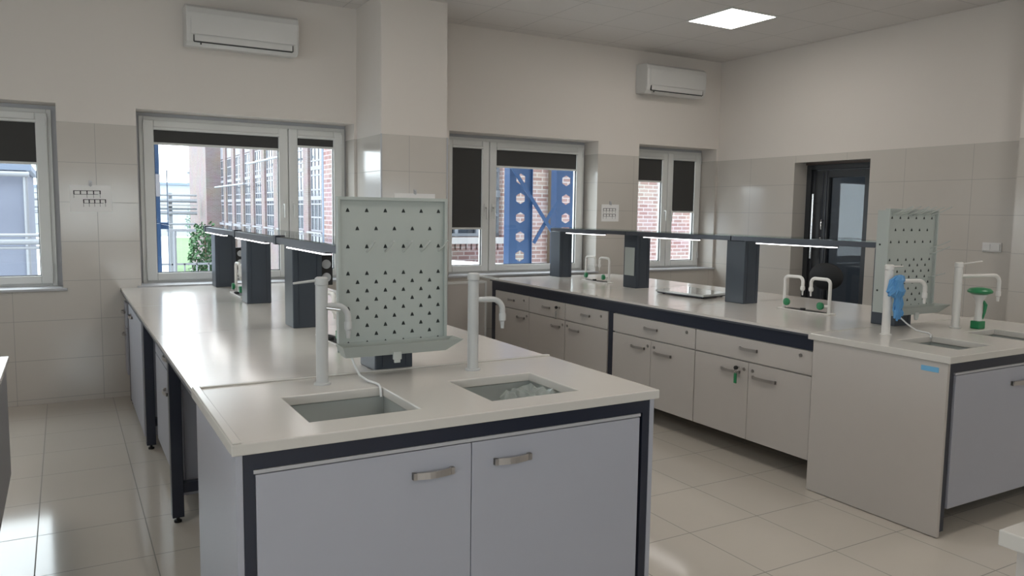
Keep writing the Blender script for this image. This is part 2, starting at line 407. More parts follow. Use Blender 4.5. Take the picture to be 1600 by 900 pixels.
for a, b in ((-1.8, .2), (2.2, 4.2)): portal((X0-.32, (a+b)/2, 1.63), (PI/2, 0, -PI/2), b-a, 1.45)

# roller blinds
def blind(xa, xb, zb, label, grp='charcoal roller blinds on the window sashes'):
    t = thing('roller_blind', label, 'blind', ((xa+xb)/2, YF-.012, zb), grp)
    MB().box(xa+.004, xb-.004, YF-.012, YF-.0095, zb+.016, 2.212).build('fabric', 'blind', t)
    MB().box(xa-.002, xb+.002, YF-.018, YF-.006, zb-.004, zb+.016).build('bottom_bar', 'blindbar', t, bevel=.002)
    MB().tube([(xa-.004, YF-.03, 2.222), (xb+.004, YF-.03, 2.222)], .014, 14).build('roller_cassette', 'pvc', t, smooth=True)
blind(-.914, -.167, 1.885, 'charcoal roller blind a third down in the window at the far left of the photo')
blind(-1.818, -1.086, 1.885, 'charcoal roller blind on the outer sash of the leftmost window')
blind(.687, 1.724, 2.09, 'wide charcoal roller blind barely lowered, left of the column')
blind(1.896, 2.233, 2.128, 'narrow charcoal roller blind barely lowered, directly left of the column')
blind(3.472, 3.814, 1.378, 'narrow charcoal roller blind pulled far down, directly right of the column')
blind(3.986, 5.008, 2.03, 'wide charcoal roller blind slightly lowered above the blue steel columns')
blind(5.842, 6.25, 1.94, 'charcoal roller blind a quarter down on the left sash of the corner window')
blind(6.422, 6.773, 1.585, 'charcoal roller blind half down on the right sash nearest the room corner')

# ------------------------------------------------------------------ doorway, glazed door, room beyond
def door():
    x = 7.13
    fr = MB()
    fr.box(x, x+.1, DY1-.06, DY1, 0, DZ-.02).box(x, x+.1, DY0, DY0+.05, 0, DZ-.02).box(x, x+.1, DY0+.05, DY1-.06, DZ-.07, DZ-.02)
    f = struct(fr.build('door_1', 'doorframe', bevel=.003))
    MB().box(x-.02, x+.12, DY0, DY1, DZ-.02, DZ).build('lintel', 'doorwood', f)
    lf = MB()
    lf.box(x+.02, x+.08, 5.63, 5.845, 0.01, DZ-.08).box(x+.02, x+.08, 5.05, 5.20, .01, DZ-.08).box(x+.02, x+.08, 5.20, 5.63, .01, .14).box(x+.02, x+.08, 5.20, 5.63, DZ-.16, DZ-.08)
    lo = lf.build('door_leaf', 'doorframe', f, bevel=.004)
    MB().box(x+.045, x+.052, 5.195, 5.635, .135, DZ-.155).build('pane', 'doorglass', lo)
    MB().box(x+.012, x+.02, 5.655, 5.662, .02, DZ-.1).box(x+.012, x+.02, 5.70, 5.704, .02, DZ-.1).box(x+.012, x+.02, 5.81, 5.816, .02, DZ-.1).build('profile', 'shelfmetal', lo)
    h = MB().tube([(x-.06, 5.765, 1.10), (x-.06, 5.765, 1.80)], .014, 12)
    for z in (1.2, 1.7): h.tube([(x-.06, 5.765, z), (x+.02, 5.765, z)], .009, 8)
    h.build('pull_handle', 'chrome', lo, smooth=True)
    MB().tube([(x+.02, 5.68, 1.52), (x-.02, 5.68, 1.52), (x-.025, 5.675, 1.50), (x-.025, 5.67, 1.42)], .007, 8).build('lock', 'chrome', lo, smooth=True)
door()
# dim room beyond the door
struct(MB().box(7.23, 11.5, 3.5, 7.4, -.25, 0).build('floor_corridor', 'floor'))
struct(MB().box(7.23, 11.5, 3.5, 7.4, 2.9, 3.0).build('ceiling_corridor', 'greyside'))
struct(MB().box(11.5, 11.7, 3.5, 7.4, 0, 2.9).build('wall_corridor_far', 'greyside'))
struct(MB().box(7.231, 11.5, 7.2, 7.4, 0, 2.9).build('wall_corridor_back', 'greyside'))
struct(MB().box(7.23, 11.5, 3.3, 3.5, 0, 2.9).build('wall_corridor_front', 'greyside'))
def office_chair(x, y, label):
    t = thing('office_chair', label, 'chair', (x, y, 0))
    MB().sphere((x, y, .60), .23, 10, sc=(1, 1, .20)).build('seat', 'black', t, smooth=True)
    MB().sphere((x+.24, y, .965), .20, 14, sc=(.22, 1.0, .68)).build('backrest', 'black', t, smooth=True)
    MB().tube([(x+.05, y, .565), (x+.24, y, .575), (x+.285, y, .66), (x+.275, y, .92)], .016, 8).build('back_bar', 'black', t, smooth=True)
    MB().tube([(x, y, .10), (x, y, .57)], .026, 12).build('column', 'black', t, smooth=True)
    for k in range(5):
        a = 2*PI*k/5+.3; ex, ey = x+.27*math.cos(a), y+.27*math.sin(a)
        lg = MB().tube([(x, y, .12), (ex, ey, .075)], [.024, .014], 8).build('leg', 'black', t, smooth=True)
        MB().lathe((ex, ey-.02, .03), [(.03, 0), (.03, .04)], 12, axis='y').build('caster', 'black', lg, smooth=True)
dl = thing('ceiling_light', 'unseen lamp added to brighten the room beyond the dark glass door', 'light', (9.3, 5.6, 2.88))  # added fill light, no known fixture of that room
MB().box(9.0, 9.6, 5.3, 5.9, 2.880, 2.890).build('diffuser', 'fill_glow', dl); MB().box(8.97, 9.63, 5.27, 5.93, 2.8905, 2.899).build('frame', 'pvc', dl)
office_chair(6.34, 5.16, 'black swivel chair standing between the right island and the dark glass door')

# ------------------------------------------------------------------ ceiling lights
def ceiling_light(x, y, label):
    t = thing('ceiling_light', label, 'light', (x, y, CZ-.012), 'square led panels in the ceiling')
    f = MB(); a = .29
    for q in ((x-a, x+a, y-a, y-a+.014), (x-a, x+a, y+a-.014, y+a), (x-a, x-a+.014, y-a+.014, y+a-.014), (x+a-.014, x+a, y-a+.014, y+a-.014)): f.box(*q, CZ-.012, CZ-.001)
    f.build('frame', 'pvc', t)
    MB().box(x-a+.014, x+a-.014, y-a+.014, y+a-.014, CZ-.009, CZ-.002).build('diffuser', 'led', t)
ceiling_light(5.45, 5.455, 'lit square ceiling panel, the one lamp visible above the right air conditioner')
for x, y in ((5.45, 1.975), (1.97, 1.975), (-.93, 3.135), (1.97, 4.295), (5.45, -1.5), (1.97, -1.5), (-.93, -1.5)):
    ceiling_light(x, y, 'lit square ceiling panel outside the view, over the benches or behind the camera')

# ------------------------------------------------------------------ air conditioners
def air_con(x0, z0, label, W=.90):
    y0 = 6.86; D = Y1-y0; H = .325
    t = thing('air_conditioner', label, 'air conditioner', (x0+W/2, Y1-.1, z0), 'white split air conditioners on the window wall')
    yb = Y1
    pr_ = [(yb, z0+.01), (yb, z0+H), (y0+.05, z0+H), (y0+.012, z0+H-.025), (y0, z0+H-.07), (y0+.004, z0+.085), (y0+.02, z0+.03), (y0+.06, z0)]
    MB().prism(pr_[::-1], x0, x0+W, 'x').build('body', 'ac', t, bevel=.010)
    MB().prism([(y0-.006, z0+.088), (y0-.004, z0+H-.07), (y0+.008, z0+H-.028), (y0+.014, z0+H-.035), (y0+.004, z0+H-.075), (y0+.004, z0+.088)][::-1], x0+.035, x0+W-.02, 'x').build('front_panel', 'ac', t)
    MB().prism([(y0+.000, z0+.034), (y0-.005, z0+.078), (y0+.006, z0+.078), (y0+.022, z0+.034)][::-1], x0+.06, x0+W-.06, 'x').build('louvre', 'ac', t)
    MB().box(x0+.055, x0+W-.055, y0+.010, y0+.016, z0+.024, z0+.033).box(x0+.052, x0+.058, y0-.002, y0+.02, z0+.03, z0+.08).box(x0+W-.058, x0+W-.052, y0-.002, y0+.02, z0+.03, z0+.08).build('air_slot', 'acdark', t)
    MB().tube([(x0+.11, y0+.024, z0+.012), (x0+.11, y0+.018, z0+.022)], .006, 10).build('sensor', 'acdark', t)
air_con(.91, 2.865, 'white split air conditioner high above the wide window on the left')
air_con(5.63, 2.895, 'white split air conditioner near the room corner above the rightmost window', W=.87)

# ------------------------------------------------------------------ printed notices
def notice(x0, x1, z0, z1, y, tilt, label, rows, seed):
    cx, cz = (x0+x1)/2, (z0+z1)/2
    R = Matrix.Rotation(tilt, 3, 'Y')
    t = thing('printed_notice', label, 'notice', (cx, y, z0), 'printed diagrams hung on the tiles')
    MB().box(x0, x1, y-.004, y-.001, z0, z1, rot=R).build('sheet', 'paper', t)
    rnd = random.Random(seed); d = MB(); w_, h_ = x1-x0, z1-z0; c = (cx, y, cz)
    def B(a, b, e, f): d.box(x0+a*w_, x0+b*w_, y-.0055, y-.0042, z0+e*h_, z0+f*h_, rot=R, about=c)
    for zr, xa, xb in rows:
        B(xa, xb, zr, zr+.022)
        B(xa, xb-.04, zr-.13, zr-.115)
        n = 4
        for k in range(n+1):
            u = xa+(xb-xa)*k/n
            B(u-.008, u+.018, zr-.12, zr+.02)
            if rnd.random() < .8: B(u-.004, u+.004, zr-.26, zr-.12)
    d.build('diagram', 'ink', t)
    MB().box(cx-.012, cx+.012, y-.012, y-.001, z1-.005, z1+.035).tube([(cx, y-.01, z1+.02), (cx, y-.022, z1+.01), (cx, y-.018, z1-.012)], .003, 6).build('hook', 'lamedge', t)
notice(.05, .345, 1.515, 1.725, Y1, -.015, 'white printed diagram sheet hung between the two left windows', [(.78, .1, .72), (.45, .32, .84)], 1)
notice(5.20, 5.44, 1.47, 1.66, Y1, 0, 'white printed diagram sheet hung between the two right windows', [(.75, .1, .8), (.42, .1, .8)], 3)
notice(2.50, 2.885, 1.50, 1.71, 6.42, 0, 'blank-looking paper sheet on the column, mostly hidden behind the drying rack', [(.3, .1, .8)], 4)

# double light switch
sw = thing('light_switch', 'white double light switch on the right tiled wall', 'switch', (X1-.01, 3.765, 1.28))
MB().box(X1-.012, X1-.0005, 3.685, 3.845, 1.275, 1.355).build('plate', 'switch', sw, bevel=.003)
for y in (3.69, 3.77): MB().box(X1-.019, X1-.012, y+.006, y+.066, 1.285, 1.345).build('rocker', 'switch', sw, bevel=.003)
# low framed cover under the window right of the column
pc = thing('wall_cupboard', 'low framed beige panel cupboard under the window right of the column', 'cupboard', (3.46, 7.0, .06))
MB().box(3.24, 3.70, 6.97, 7.068, .06, .86).build('body', 'lamwarm', pc, bevel=.003)
MB().box(3.26, 3.68, 6.952, 6.968, .08, .84).build('door', 'lamwarm', pc, bevel=.002)
MB().box(3.24, 3.26, 6.945, 6.969, .06, .86).box(3.68, 3.70, 6.945, 6.969, .06, .86).box(3.26, 3.68, 6.945, 6.969, .84, .86).build('frame', 'pvc', pc)

# ================================================================== BENCHES
def bow_handle_y(xf, y0, y1, z, parent, nm='handle'):
    """bow handle on a face pointing to -X at x=xf"""
    P = []; n = 8
    mb = MB()
    for i in range(n+1):
        u = i/n; d = .012+.016*math.sin(PI*u)
        P.append((y0+(y1-y0)*u, xf-d))
    top = [(a, b) for a, b in P]; bot = [(a, b+.006) for a, b in P]
    mb.prism([(b, a) for a, b in top]+[(b, a) for a, b in reversed(bot)], z-.009, z+.009, 'z')
    for y in (y0, y1-.008): mb.box(xf-.016, xf-.0005, y, y+.008, z-.009, z+.009)
    return mb.build(nm, 'handle', parent)
def bow_handle_x(yf, x0, x1, z, parent, nm='handle'):
    P = []; n = 8; mb = MB()
    for i in range(n+1):
        u = i/n; d = .012+.016*math.sin(PI*u); P.append((x0+(x1-x0)*u, yf-d))
    mb.prism(P+[(a, b+.006) for a, b in reversed(P)], z-.011, z+.011, 'z')
    for x in (x0, x1-.012): mb.box(x, x+.012, yf-.018, yf-.0005, z-.011, z+.011)
    return mb.build(nm, 'handle', parent)
def lock(xf, y, z, parent): return MB().lathe((xf-.006, y, z), [(.010, 0), (.011, .0055)], 14, axis='x').build('lock', 'lock', parent, smooth=True)

def lab_table(x0, x1, y0, y1, seams, fx0, fx1, legs, rz, deep, label, stretch):
    t = thing('lab_table', label, 'lab table', ((x0+x1)/2, (y0+y1)/2, 0), 'long lab island tables')
    MB().box(x0+.002, x1-.002, y0, y1, .884, .9).build('surface', 'top', t)
    MB().box(x0, x1, y0, y1, .873, .884).build('edge', 'topedge', t)
    for y in seams: MB().box(x0+.002, x1-.002, y-.0012, y+.0012, .8995, .9004).build('seam', 'lamedge', t)
    for y in legs:
        for x in (fx0, fx1-deep):
            lg = MB().box(x, x+deep, y, y+.06, .03, rz).build('leg', 'frame', t, bevel=.003)
            MB().lathe((x+deep/2, y+.03, 0), [(.018, 0), (.018, .01), (.008, .012), (.008, .03)], 12).build('levelling_foot', 'black', lg)
        MB().box(fx0+.04, fx1-.04, y+.005, y+.055, rz, .872).build('cross_rail', 'frame', t)
        if stretch: MB().box(fx0+deep, fx1-deep, y+.01, y+.05, .15, .20).build('stretcher', 'frame', t)
    for x in (fx0, fx1-.04): MB().box(x, x+.04, y0+.02, legs[-1]+.06, rz, .872).build('side_rail', 'frame', t)
    return t
ZW = .9
# ---- left island, right island
LX0, LX1 = .383, 1.923
lt = lab_table(LX0, LX1, 3.0055, 7.07, [4.36, 5.70], .415, 1.895, [4.045, 5.40, 6.74], .82, .055, 'long pale worktop of the left lab island on a dark blue steel frame', True)
rt_ = lab_table(3.69, 5.23, 2.95, 6.86, [4.25, 5.52], 3.705, 5.215, [4.845, 6.78], .79, .03, 'long pale worktop with dark frame of the right lab island', False)
MB().box(1.14, 1.16, 3.06, 6.72, .21, .80).build('centre_panel', 'greyside', lt)
MB().box(4.24, 4.26, 2.97, 6.78, .02, .785).build('centre_panel', 'lamwarm', rt_)  # carried down almost to the floor to block light under the cabinets

def cabinet(x, y0, y1, z0, z1, spec, label, group, depth=.50, mm='lamwarm'):
    """cabinet whose fronts face -X at x; spec: list of fronts (name,y0,y1,z0,z1,handle(y0,y1,z) or None, lock(y,z) or None)"""
    t = thing('base_cabinet', label, 'cabinet', (x+depth/2, (y0+y1)/2, z0), group)
    MB().box(x+.02, x+depth, y0, y1, z0, z1).build('body', mm, t)
    out = []
    for nm, a, b, c, d, h, l in spec:
        p = MB().box(x, x+.019, a+.002, b-.002, c+.002, d-.002).build(nm, mm, t, bevel=.0015)
        if h: bow_handle_y(x, h[0], h[1], h[2], p)
        if l: lock(x, l[0], l[1], p)
        out.append(p)
    return t, out
G = 'base cabinets of the right island'
RX = 3.70
def wide_unit(y0, y1, label):
    s = (y0+y1)/2; c = s
    return cabinet(RX, y0, y1, .145, .787, [
        ('drawer', y0, y1, .645, .787, (c-.07, c+.075, .722), (y0+.085, .752)),
        ('door', s, y1, .145, .640, (s+.065, s+.225, .567), (s+.035, .592)),
        ('door', y0, s, .145, .640, (s-.225, s-.04, .555), (s-.035, .592))], label, G)
u1, p1 = wide_unit(2.962, 3.918, 'wide two-door cabinet with drawer and green key tag beside the right sink unit')
wide_unit(3.922, 4.84, 'wide two-door cabinet with drawer, second from the right sink unit')
def narrow_unit(y0, y1, hinge, label):
    c = (y0+y1)/2
    if hinge == 'l': h = (y0+.07, y0+.21, .575); l = (y0+.035, .60)
    else: h = (y1-.21, y1-.07, .575); l = (y1-.03, .60)
    return cabinet(RX, y0, y1, .145, .79, [
        ('drawer', y0, y1, .645, .79, (c-.06, c+.06, .722), (y0+.09, .74)),
        ('door', y0, y1, .145, .640, h, l)], label, G)
narrow_unit(4.91, 5.51, 'r', 'narrow cabinet with one drawer and door, directly beyond the dark gap')
u4, p4 = narrow_unit(5.515, 6.11, 'l', 'narrow cabinet with a black key in its drawer lock')
narrow_unit(6.115, 6.76, 'l', 'narrow cabinet at the far end of the right island under the window')
# keys
def keys(x, y, z, tagmat, label):
    t = thing('key', label, 'key', (x-.02, y, z-.04))
    MB().box(x-.030, x-.007, y-.002, y+.002, z-.006, z+.006).build('blade', 'silver', t)
    MB().lathe((x-.045, y, z), [(.012, 0), (.013, .008), (.012, .016)], 12, axis='x').build('bow', 'black', t, smooth=True)
    MB().tube(arc((x-.038, y, z-.022), .012, 0, 2*PI, (0, 1, 0), (0, 0, 1), 14), .0015, 6, caps=False).build('ring', 'silver', t, smooth=True)
    MB().box(x-.042, x-.036, y-.012, y+.012, z-.10, z-.035).build('key_tag', tagmat, t, bevel=.004)
keys(RX, 3.51, .598, 'green', 'green tagged key hanging from the lock of a lower cabinet door')
keys(RX, 5.60, .745, 'silver', 'black-headed key with steel tag hanging from a far drawer lock')

# left island cabinets
G2 = 'base cabinets of the left island'
cabinet(.472, 4.16, 5.30, .10, .80, [
    ('drawer', 4.16, 5.30, .655, .80, (4.55, 4.70, .73), (4.35, .74)),
    ('door', 4.16, 5.30, .10, .65, (4.60, 4.75, .53), (4.45, .55))], 'white cabinet with drawer under the middle of the left island', G2, mm='lam')
cabinet(.412, 5.52, 6.66, .06, .815, [
    ('door', 5.52, 6.66, .06, .815, (6.20, 6.38, .76), None)], 'tall white cabinet door further along the left island aisle', G2, mm='lam')
cabinet(.405, 6.82, 7.05, .22, .80, [
    ('drawer', 6.82, 7.05, .60, .80, (6.87, 7.0, .72), None),
    ('door', 6.82, 7.05, .22, .595, (6.87, 7.0, .54), None)], 'slim drawer cabinet against the window wall, end of the left island', G2, mm='lam')

# ---- sink units
def holed_slab(mb, x0, x1, y0, y1, z0, z1, holes, mi=0):
    xs = sorted(set([x0, x1]+[h[0] for h in holes]+[h[1] for h in holes]))
    ys = sorted(set([y0, y1]+[h[2] for h in holes]+[h[3] for h in holes]))
    def hole(i, j):
        if i < 0 or j < 0 or i >= len(xs)-1 or j >= len(ys)-1: return True
        cx, cy = (xs[i]+xs[i+1])/2, (ys[j]+ys[j+1])/2
        return any(h[0] < cx < h[1] and h[2] < cy < h[3] for h in holes)
    nx, ny = len(xs), len(ys)
    vs = [(x, y, z) for z in (z0, z1) for x in xs for y in ys]
    I = lambda i, j, k: k*nx*ny+i*ny+j
    fs = []
    for i in range(nx-1):
        for j in range(ny-1):
            if hole(i, j): continue
            fs.append((I(i, j, 1), I(i+1, j, 1), I(i+1, j+1, 1), I(i, j+1, 1))); fs.append((I(i, j, 0), I(i, j+1, 0), I(i+1, j+1, 0), I(i+1, j, 0)))
            if hole(i-1, j): fs.append((I(i, j, 0), I(i, j, 1), I(i, j+1, 1), I(i, j+1, 0)))
            if hole(i+1, j): fs.append((I(i+1, j, 0), I(i+1, j+1, 0), I(i+1, j+1, 1), I(i+1, j, 1)))
            if hole(i, j-1): fs.append((I(i, j, 0), I(i+1, j, 0), I(i+1, j, 1), I(i, j, 1)))
            if hole(i, j+1): fs.append((I(i, j+1, 0), I(i, j+1, 1), I(i+1, j+1, 1), I(i+1, j+1, 0)))
    mb._add(vs, fs, mi)
    return mb

def sink_unit(x0, x1, y0, y1, basins, labels, lip, doors, mm, side='lam'):
    """worktop with two undermounted basins, and the cabinet under it"""
    zt, zb = .903, .868
    t = thing('sink_worktop', labels[0], 'worktop', ((x0+x1)/2, (y0+y1)/2, zb))
    s = holed_slab(MB(), x0, x1, y0, y1, zb, zt, basins); s.build('slab', 'ceramic', t, bevel=.004)
    if lip:
        l = MB(); h = .006
        l.box(x0+.002, x0+.028, y0+.002, y1-.002, zt, zt+h).box(x0+.028, x1-.002, y1-.024, y1-.002, zt, zt+h)
        l.build('raised_lip', 'ceramic', t, bevel=.0025)
    else:
        l = MB(); l.box(x0+.002, x1-.002, y1-.014, y1-.002, zt, zt+.003); l.build('raised_lip', 'ceramic', t, bevel=.001)
    for b in basins:
        e = .012; d = .22; X_0, X_1, Y_0, Y_1 = b[0]-e, b[1]+e, b[2]-e, b[3]+e
        q = MB(); th = .012; zz = zb-.003
        q.box(X_0-th, X_0, Y_0-th, Y_1+th, zz-d, zz).box(X_1, X_1+th, Y_0-th, Y_1+th, zz-d, zz).box(X_0, X_1, Y_0-th, Y_0, zz-d, zz).box(X_0, X_1, Y_1, Y_1+th, zz-d, zz).box(X_0, X_1, Y_0, Y_1, zz-d, zz-d+.012)
        bo = q.build('basin', 'basin', t)
        cx, cy = (b[0]+b[1])/2, (b[2]+b[3])/2
        MB().lathe((cx, cy, zz-d+.0121), [(.035, 0), (.035, .003), (.028, .004)], 20).build('drain', 'chrome', bo, smooth=True)
    # cabinet
    xa, xb = x0+.012, x1-.012; ya = y0+.016
    c = thing('sink_cabinet', labels[1], 'cabinet', ((xa+xb)/2, (y0+y1)/2, 0))
    for a in (xa, xb-.02): MB().box(a, a+.02, ya, y1-.03, .004, zb-.002).build('side_panel', mm, c, bevel=.0015)
    f = MB(); fx0, fx1 = xa+.021, xb-.021
    f.box(fx0, fx0+.032, ya+.002, ya+.05, .03, zb-.002).box(fx1-.032, fx1, ya+.002, ya+.05, .03, zb-.002).box(fx0+.032, fx1-.032, ya+.002, ya+.05, .818, zb-.002)
    f.box(fx0, fx0+.032, y1-.09, y1-.04, .03, zb-.002).box(fx1-.032, fx1, y1-.09, y1-.04, .03, zb-.002).box(fx0+.032, fx1-.032, y1-.09, y1-.04, .80, zb-.002)
    f.build('frame', 'frame', c)
    MB().box(fx0+.034, fx1-.034, y1-.09, y1-.07, .13, .80).build('back_panel', mm, c)
    MB().box(fx0+.034, fx1-.034, ya+.052, ya+.066, .15, .20).build('bottom_panel', mm, c)
    yd = ya-.004
    for a, b, h in doors:
        d = MB().box(a+.0015, b-.0015, yd, yd+.020, .14, .803).build('door', side, c, bevel=.0015)
        bow_handle_x(yd, h[0], h[1], h[2], d)
    MB().box(doors[0][0]-.004, doors[-1][1]+.004, yd+.002, yd+.03, .806, .817).build('door_top_strip', 'lamedge', c)
    return t, c
LB = [(.64, 1.010, 2.357, 2.722), (1.276, 1.641, 2.344, 2.700)]
sink_unit(LX0, LX1, 2.217, 3.005, LB, ('pale sink worktop with two square basins, nearest the camera', 'large grey sink cabinet with two doors filling the foreground'), True,
          [(.448, 1.138, (.926, 1.069, .725)), (1.138, 1.842, (1.219, 1.361, .729))], 'lam')
RB = [(3.875, 4.185, 2.235, 2.566), (4.50, 4.815, 2.235, 2.570)]
t_r, c_r = sink_unit(3.628, 5.25, 2.125, 2.945, RB, ('pale sink worktop with two basins at the near end of the right island', 'grey sink cabinet with a blue sticker, near end of the right island'), False,
          [(3.705, 4.46, (4.19, 4.37, .72)), (4.46, 5.19, (4.56, 4.70, .72))], 'lamwarm')
MB().box(3.6385, 3.6398, 2.185, 2.275, .815, .840).build('sticker', 'sticker', c_r, label='light blue sticker')

# plastic film in the second basin
def film():
    mb = MB(); rnd = random.Random(5); n = 9; x0, y0 = 1.48, 2.375
    vs = []; fs = []
    for i in range(n+1):
        for j in range(n+1):
            vs.append((x0+.15*i/n+rnd.uniform(-.006, .006), y0+.30*j/n+rnd.uniform(-.008, .008), .83+.035*(i/n)+rnd.uniform(-.014, .014)))
    for i in range(n):
        for j in range(n):
            a = i*(n+1)+j; fs += [(a, a+n+1, a+n+2), (a, a+n+2, a+1)]
    mb._add(vs, fs); o = mb.build('plastic_film', 'foil')
    so = o.modifiers.new('thickness', 'SOLIDIFY'); so.thickness = .0012
    tag(o, 'crumpled clear plastic film lying in the second basin of the foreground sink', 'plastic film')
film()

# ------------------------------------------------------------------ service towers and shelves
def tower(x0, y0, label, group, side_plate=None, w_=.165, d=.185, zt=1.37):
    t = thing('service_tower', label, 'service column', (x0+w_/2, y0+d/2, .9), group)
    MB().box(x0, x0+w_, y0, y0+d, .9, zt).build('body', 'tower', t, bevel=.005)
    MB().box(x0+.03, x0+.033, y0-.0012, y0, .92, zt-.02).box(x0+w_-.033, x0+w_-.03, y0-.0012, y0, .92, zt-.02).build('panel_joint', 'frame', t)
    if side_plate: MB().box(x0-.004, x0-.0005, y0+.03, y0+d-.02, side_plate[0], side_plate[1]).build('cover_plate', 'rack', t, label='pale cover plate')
    return t
GL, GR = 'slate service towers of the left island', 'slate service towers of the right island'
tower(1.085, 3.00, 'short visible slate base of the tower carrying the foreground drying rack', GL)
tower(1.085, 4.31, 'slate service tower directly behind the foreground drying rack', GL)
tower(1.085, 5.56, 'slate service tower in the middle of the left island', GL)
tower(1.085, 6.84, 'slate service tower of the left island nearest the window', GL)
tower(4.345, 2.90, 'slate service tower behind the right drying rack', GR, (1.01, 1.29), w_=.16, d=.165)
tower(4.375, 4.15, 'slate service tower between the glass plate and the near cup sink', GR, w_=.155)
tower(4.385, 5.42, 'slate service tower with a pale side plate on the right island', GR, (1.01, 1.26), w_=.15)
tower(4.395, 6.67, 'slate service tower at the window end of the right island', GR, w_=.15)

def shelf(x0, x1, y0, y1, label, group, led=None, joint=True):
    t = thing('glass_shelf', label, 'shelf', ((x0+x1)/2, (y0+y1)/2, 1.37), group)
    f = MB(); z0, z1 = 1.372, 1.405
    f.box(x0, x0+.03, y0, y1, z0, z1).box(x1-.03, x1, y0, y1, z0, z1).box(x0+.03, x1-.03, y0, y0+.025, z0, z1).box(x0+.03, x1-.03, y1-.025, y1, z0, z1)
    f.build('frame', 'shelfmetal', t, bevel=.002)
    MB().box(x0+.01, x1-.01, y0+.004, y1-.004, z1+.0005, z1+.0065).build('glass_top', 'clear', t)
    if joint: MB().box(x0-.004, x0+.05, y1-.05, y1+.004, z0-.006, z1+.010).build('joint_block', 'frame', t, bevel=.002)
    if led:
        lf = MB().box(x0+.004, x0+.034, led[0]-.01, led[1]+.01, z0-.009, z0-.0005).build('lamp_housing', 'shelfmetal', t)
        MB().box(x0+.002, x0+.032, led[0], led[1], z0-.0145, z0-.0095).build('led_strip', 'tube', lf)
GS = 'glass topped shelves over the left island'; GS2 = 'glass topped shelves over the right island'
shelf(1.0, 1.34, 5.56, 6.80, 'glass shelf of the left island nearest the window, with lit strip', GS, (5.95, 6.77))
shelf(1.0, 1.34, 4.38, 5.55, 'glass shelf of the left island between middle and rear towers, lit strip below', GS, (4.63, 5.50))
shelf(1.0, 1.34, 3.16, 4.37, 'glass shelf ending behind the foreground drying rack, lit strip below', GS, (3.42, 4.10))
shelf(4.31, 4.60, 5.50, 6.72, 'glass shelf over the window end of the right island', GS2, (5.83, 6.44), False)
shelf(4.31, 4.60, 4.24, 5.49, 'middle glass shelf of the right island, above the glass plate', GS2, (4.59, 5.25), False)
shelf(4.31, 4.60, 2.99, 4.23, 'near glass shelf of the right island ending at the right drying rack', GS2, (3.33, 3.99), False)
# end bracket at the right drying rack
tag(MB().box(4.312, 4.342, 2.985, 3.02, 1.30, 1.371).build('shelf_bracket', 'frame', bevel=.002), 'small dark bracket hanging under the shelf end beside the right drying rack', 'bracket')

# socket strips
def sockets(x0, y, z0, n, label):
    t = thing('socket_strip', label, 'socket', (x0+.04, y+.03, z0))
    MB().box(x0, x0+.075, y, y+.05, z0, z0+.075*n+.02).build('housing', 'black', t, bevel=.004)
    for k in range(n):
        MB().lathe((x0+.0375, y-.004, z0+.045+.075*k), [(.026, 0), (.026, .0035)], 18, axis='y').build('socket', 'socket', t, smooth=True)
sockets(1.2503, 6.845, .985, 3, 'black strip of three round sockets beside the tower nearest the window')
sockets(1.2503, 4.36, 1.13, 2, 'black socket strip glimpsed between the near tower and the drying rack')
tag(MB().box(1.262, 1.30, 4.37, 4.40, 1.301, 1.369).build('connector_block', 'teal', bevel=.003), 'small teal connector under the shelf just left of the drying rack', 'connector')

# ------------------------------------------------------------------ twin gooseneck taps with cup sink
def twin_tap(x, yc, label, half=.19, mm='tapwhite', group='white twin gooseneck taps on the islands'):
    t = thing('twin_tap', label, 'tap', (x, yc, .9), group)
    MB().box(x-.045, x+.035, yc-half-.03, yc+half+.03, .9005, .908).build('base_plate', mm, t, bevel=.003)
    # oval cup sink opening
    n = 24; pts = [(x-.005+.036*math.cos(2*PI*k/n), yc+(half-.01)*math.sin(2*PI*k/n)) for k in range(n)]
    cup = MB().prism(pts, .9082, .9105, 'z').build('cup_sink', 'black', t)
    MB().tube([(x-.03, yc, .912), (x-.03, yc, .925)], .018, 12).build('drain_cap', 'black', t, smooth=True)
    for s in (-1, 1):
        y = yc+s*half; R = .032; zt = 1.135
        yi = yc+s*.035
        P = [(x, y, .905), (x, y, zt-R)] + [tuple(q) for q in arc((x, y-s*R, zt-R), R, 0, PI/2, (0, s, 0), (0, 0, 1), 6)]
        P += [tuple(q) for q in arc((x, yi+s*R, zt-R), R, PI/2, PI, (0, s, 0), (0, 0, 1), 6)]
        P += [(x, yi, 1.065)]
        g = MB().tube(P, .0115, 12).build('spout', mm, t, smooth=True)
        MB().lathe((x, yi, 1.010), [(.005, 0), (.007, .03), (.014, .035), (.017, .048), (.014, .062), (.010, .064)], 12).build('nozzle', mm, g, smooth=True)
        MB().tube([(x-.004, y-s*.006, .955), (x-.024, y-s*.040, .955)], .009, 10).build('valve_body', mm, t, smooth=True)
        k = MB(); c = (x-.032, y-s*.048, .955)
        k.lathe((c[0]-.010, c[1], c[2]), [(.016, 0), (.026, .004), (.026, .018), (.014, .026)], 12, axis='x')
        for q in range(4):
            a = PI/4+q*PI/2; k.tube([c, (c[0]-.003, c[1]+.024*math.cos(a), c[2]+.024*math.sin(a))], .0075, 8)
        k.build('valve_handle', 'green', t, smooth=True)
twin_tap(4.46, 3.65, 'white twin gooseneck tap over the cup sink left of the right drying rack')
twin_tap(4.47, 6.12, 'white twin gooseneck tap between the two far towers of the right island')
twin_tap(1.16, 6.17, 'white twin gooseneck tap behind the middle tower of the left island')
twin_tap(1.17, 3.80, 'white twin gooseneck tap mostly hidden by the foreground drying rack')

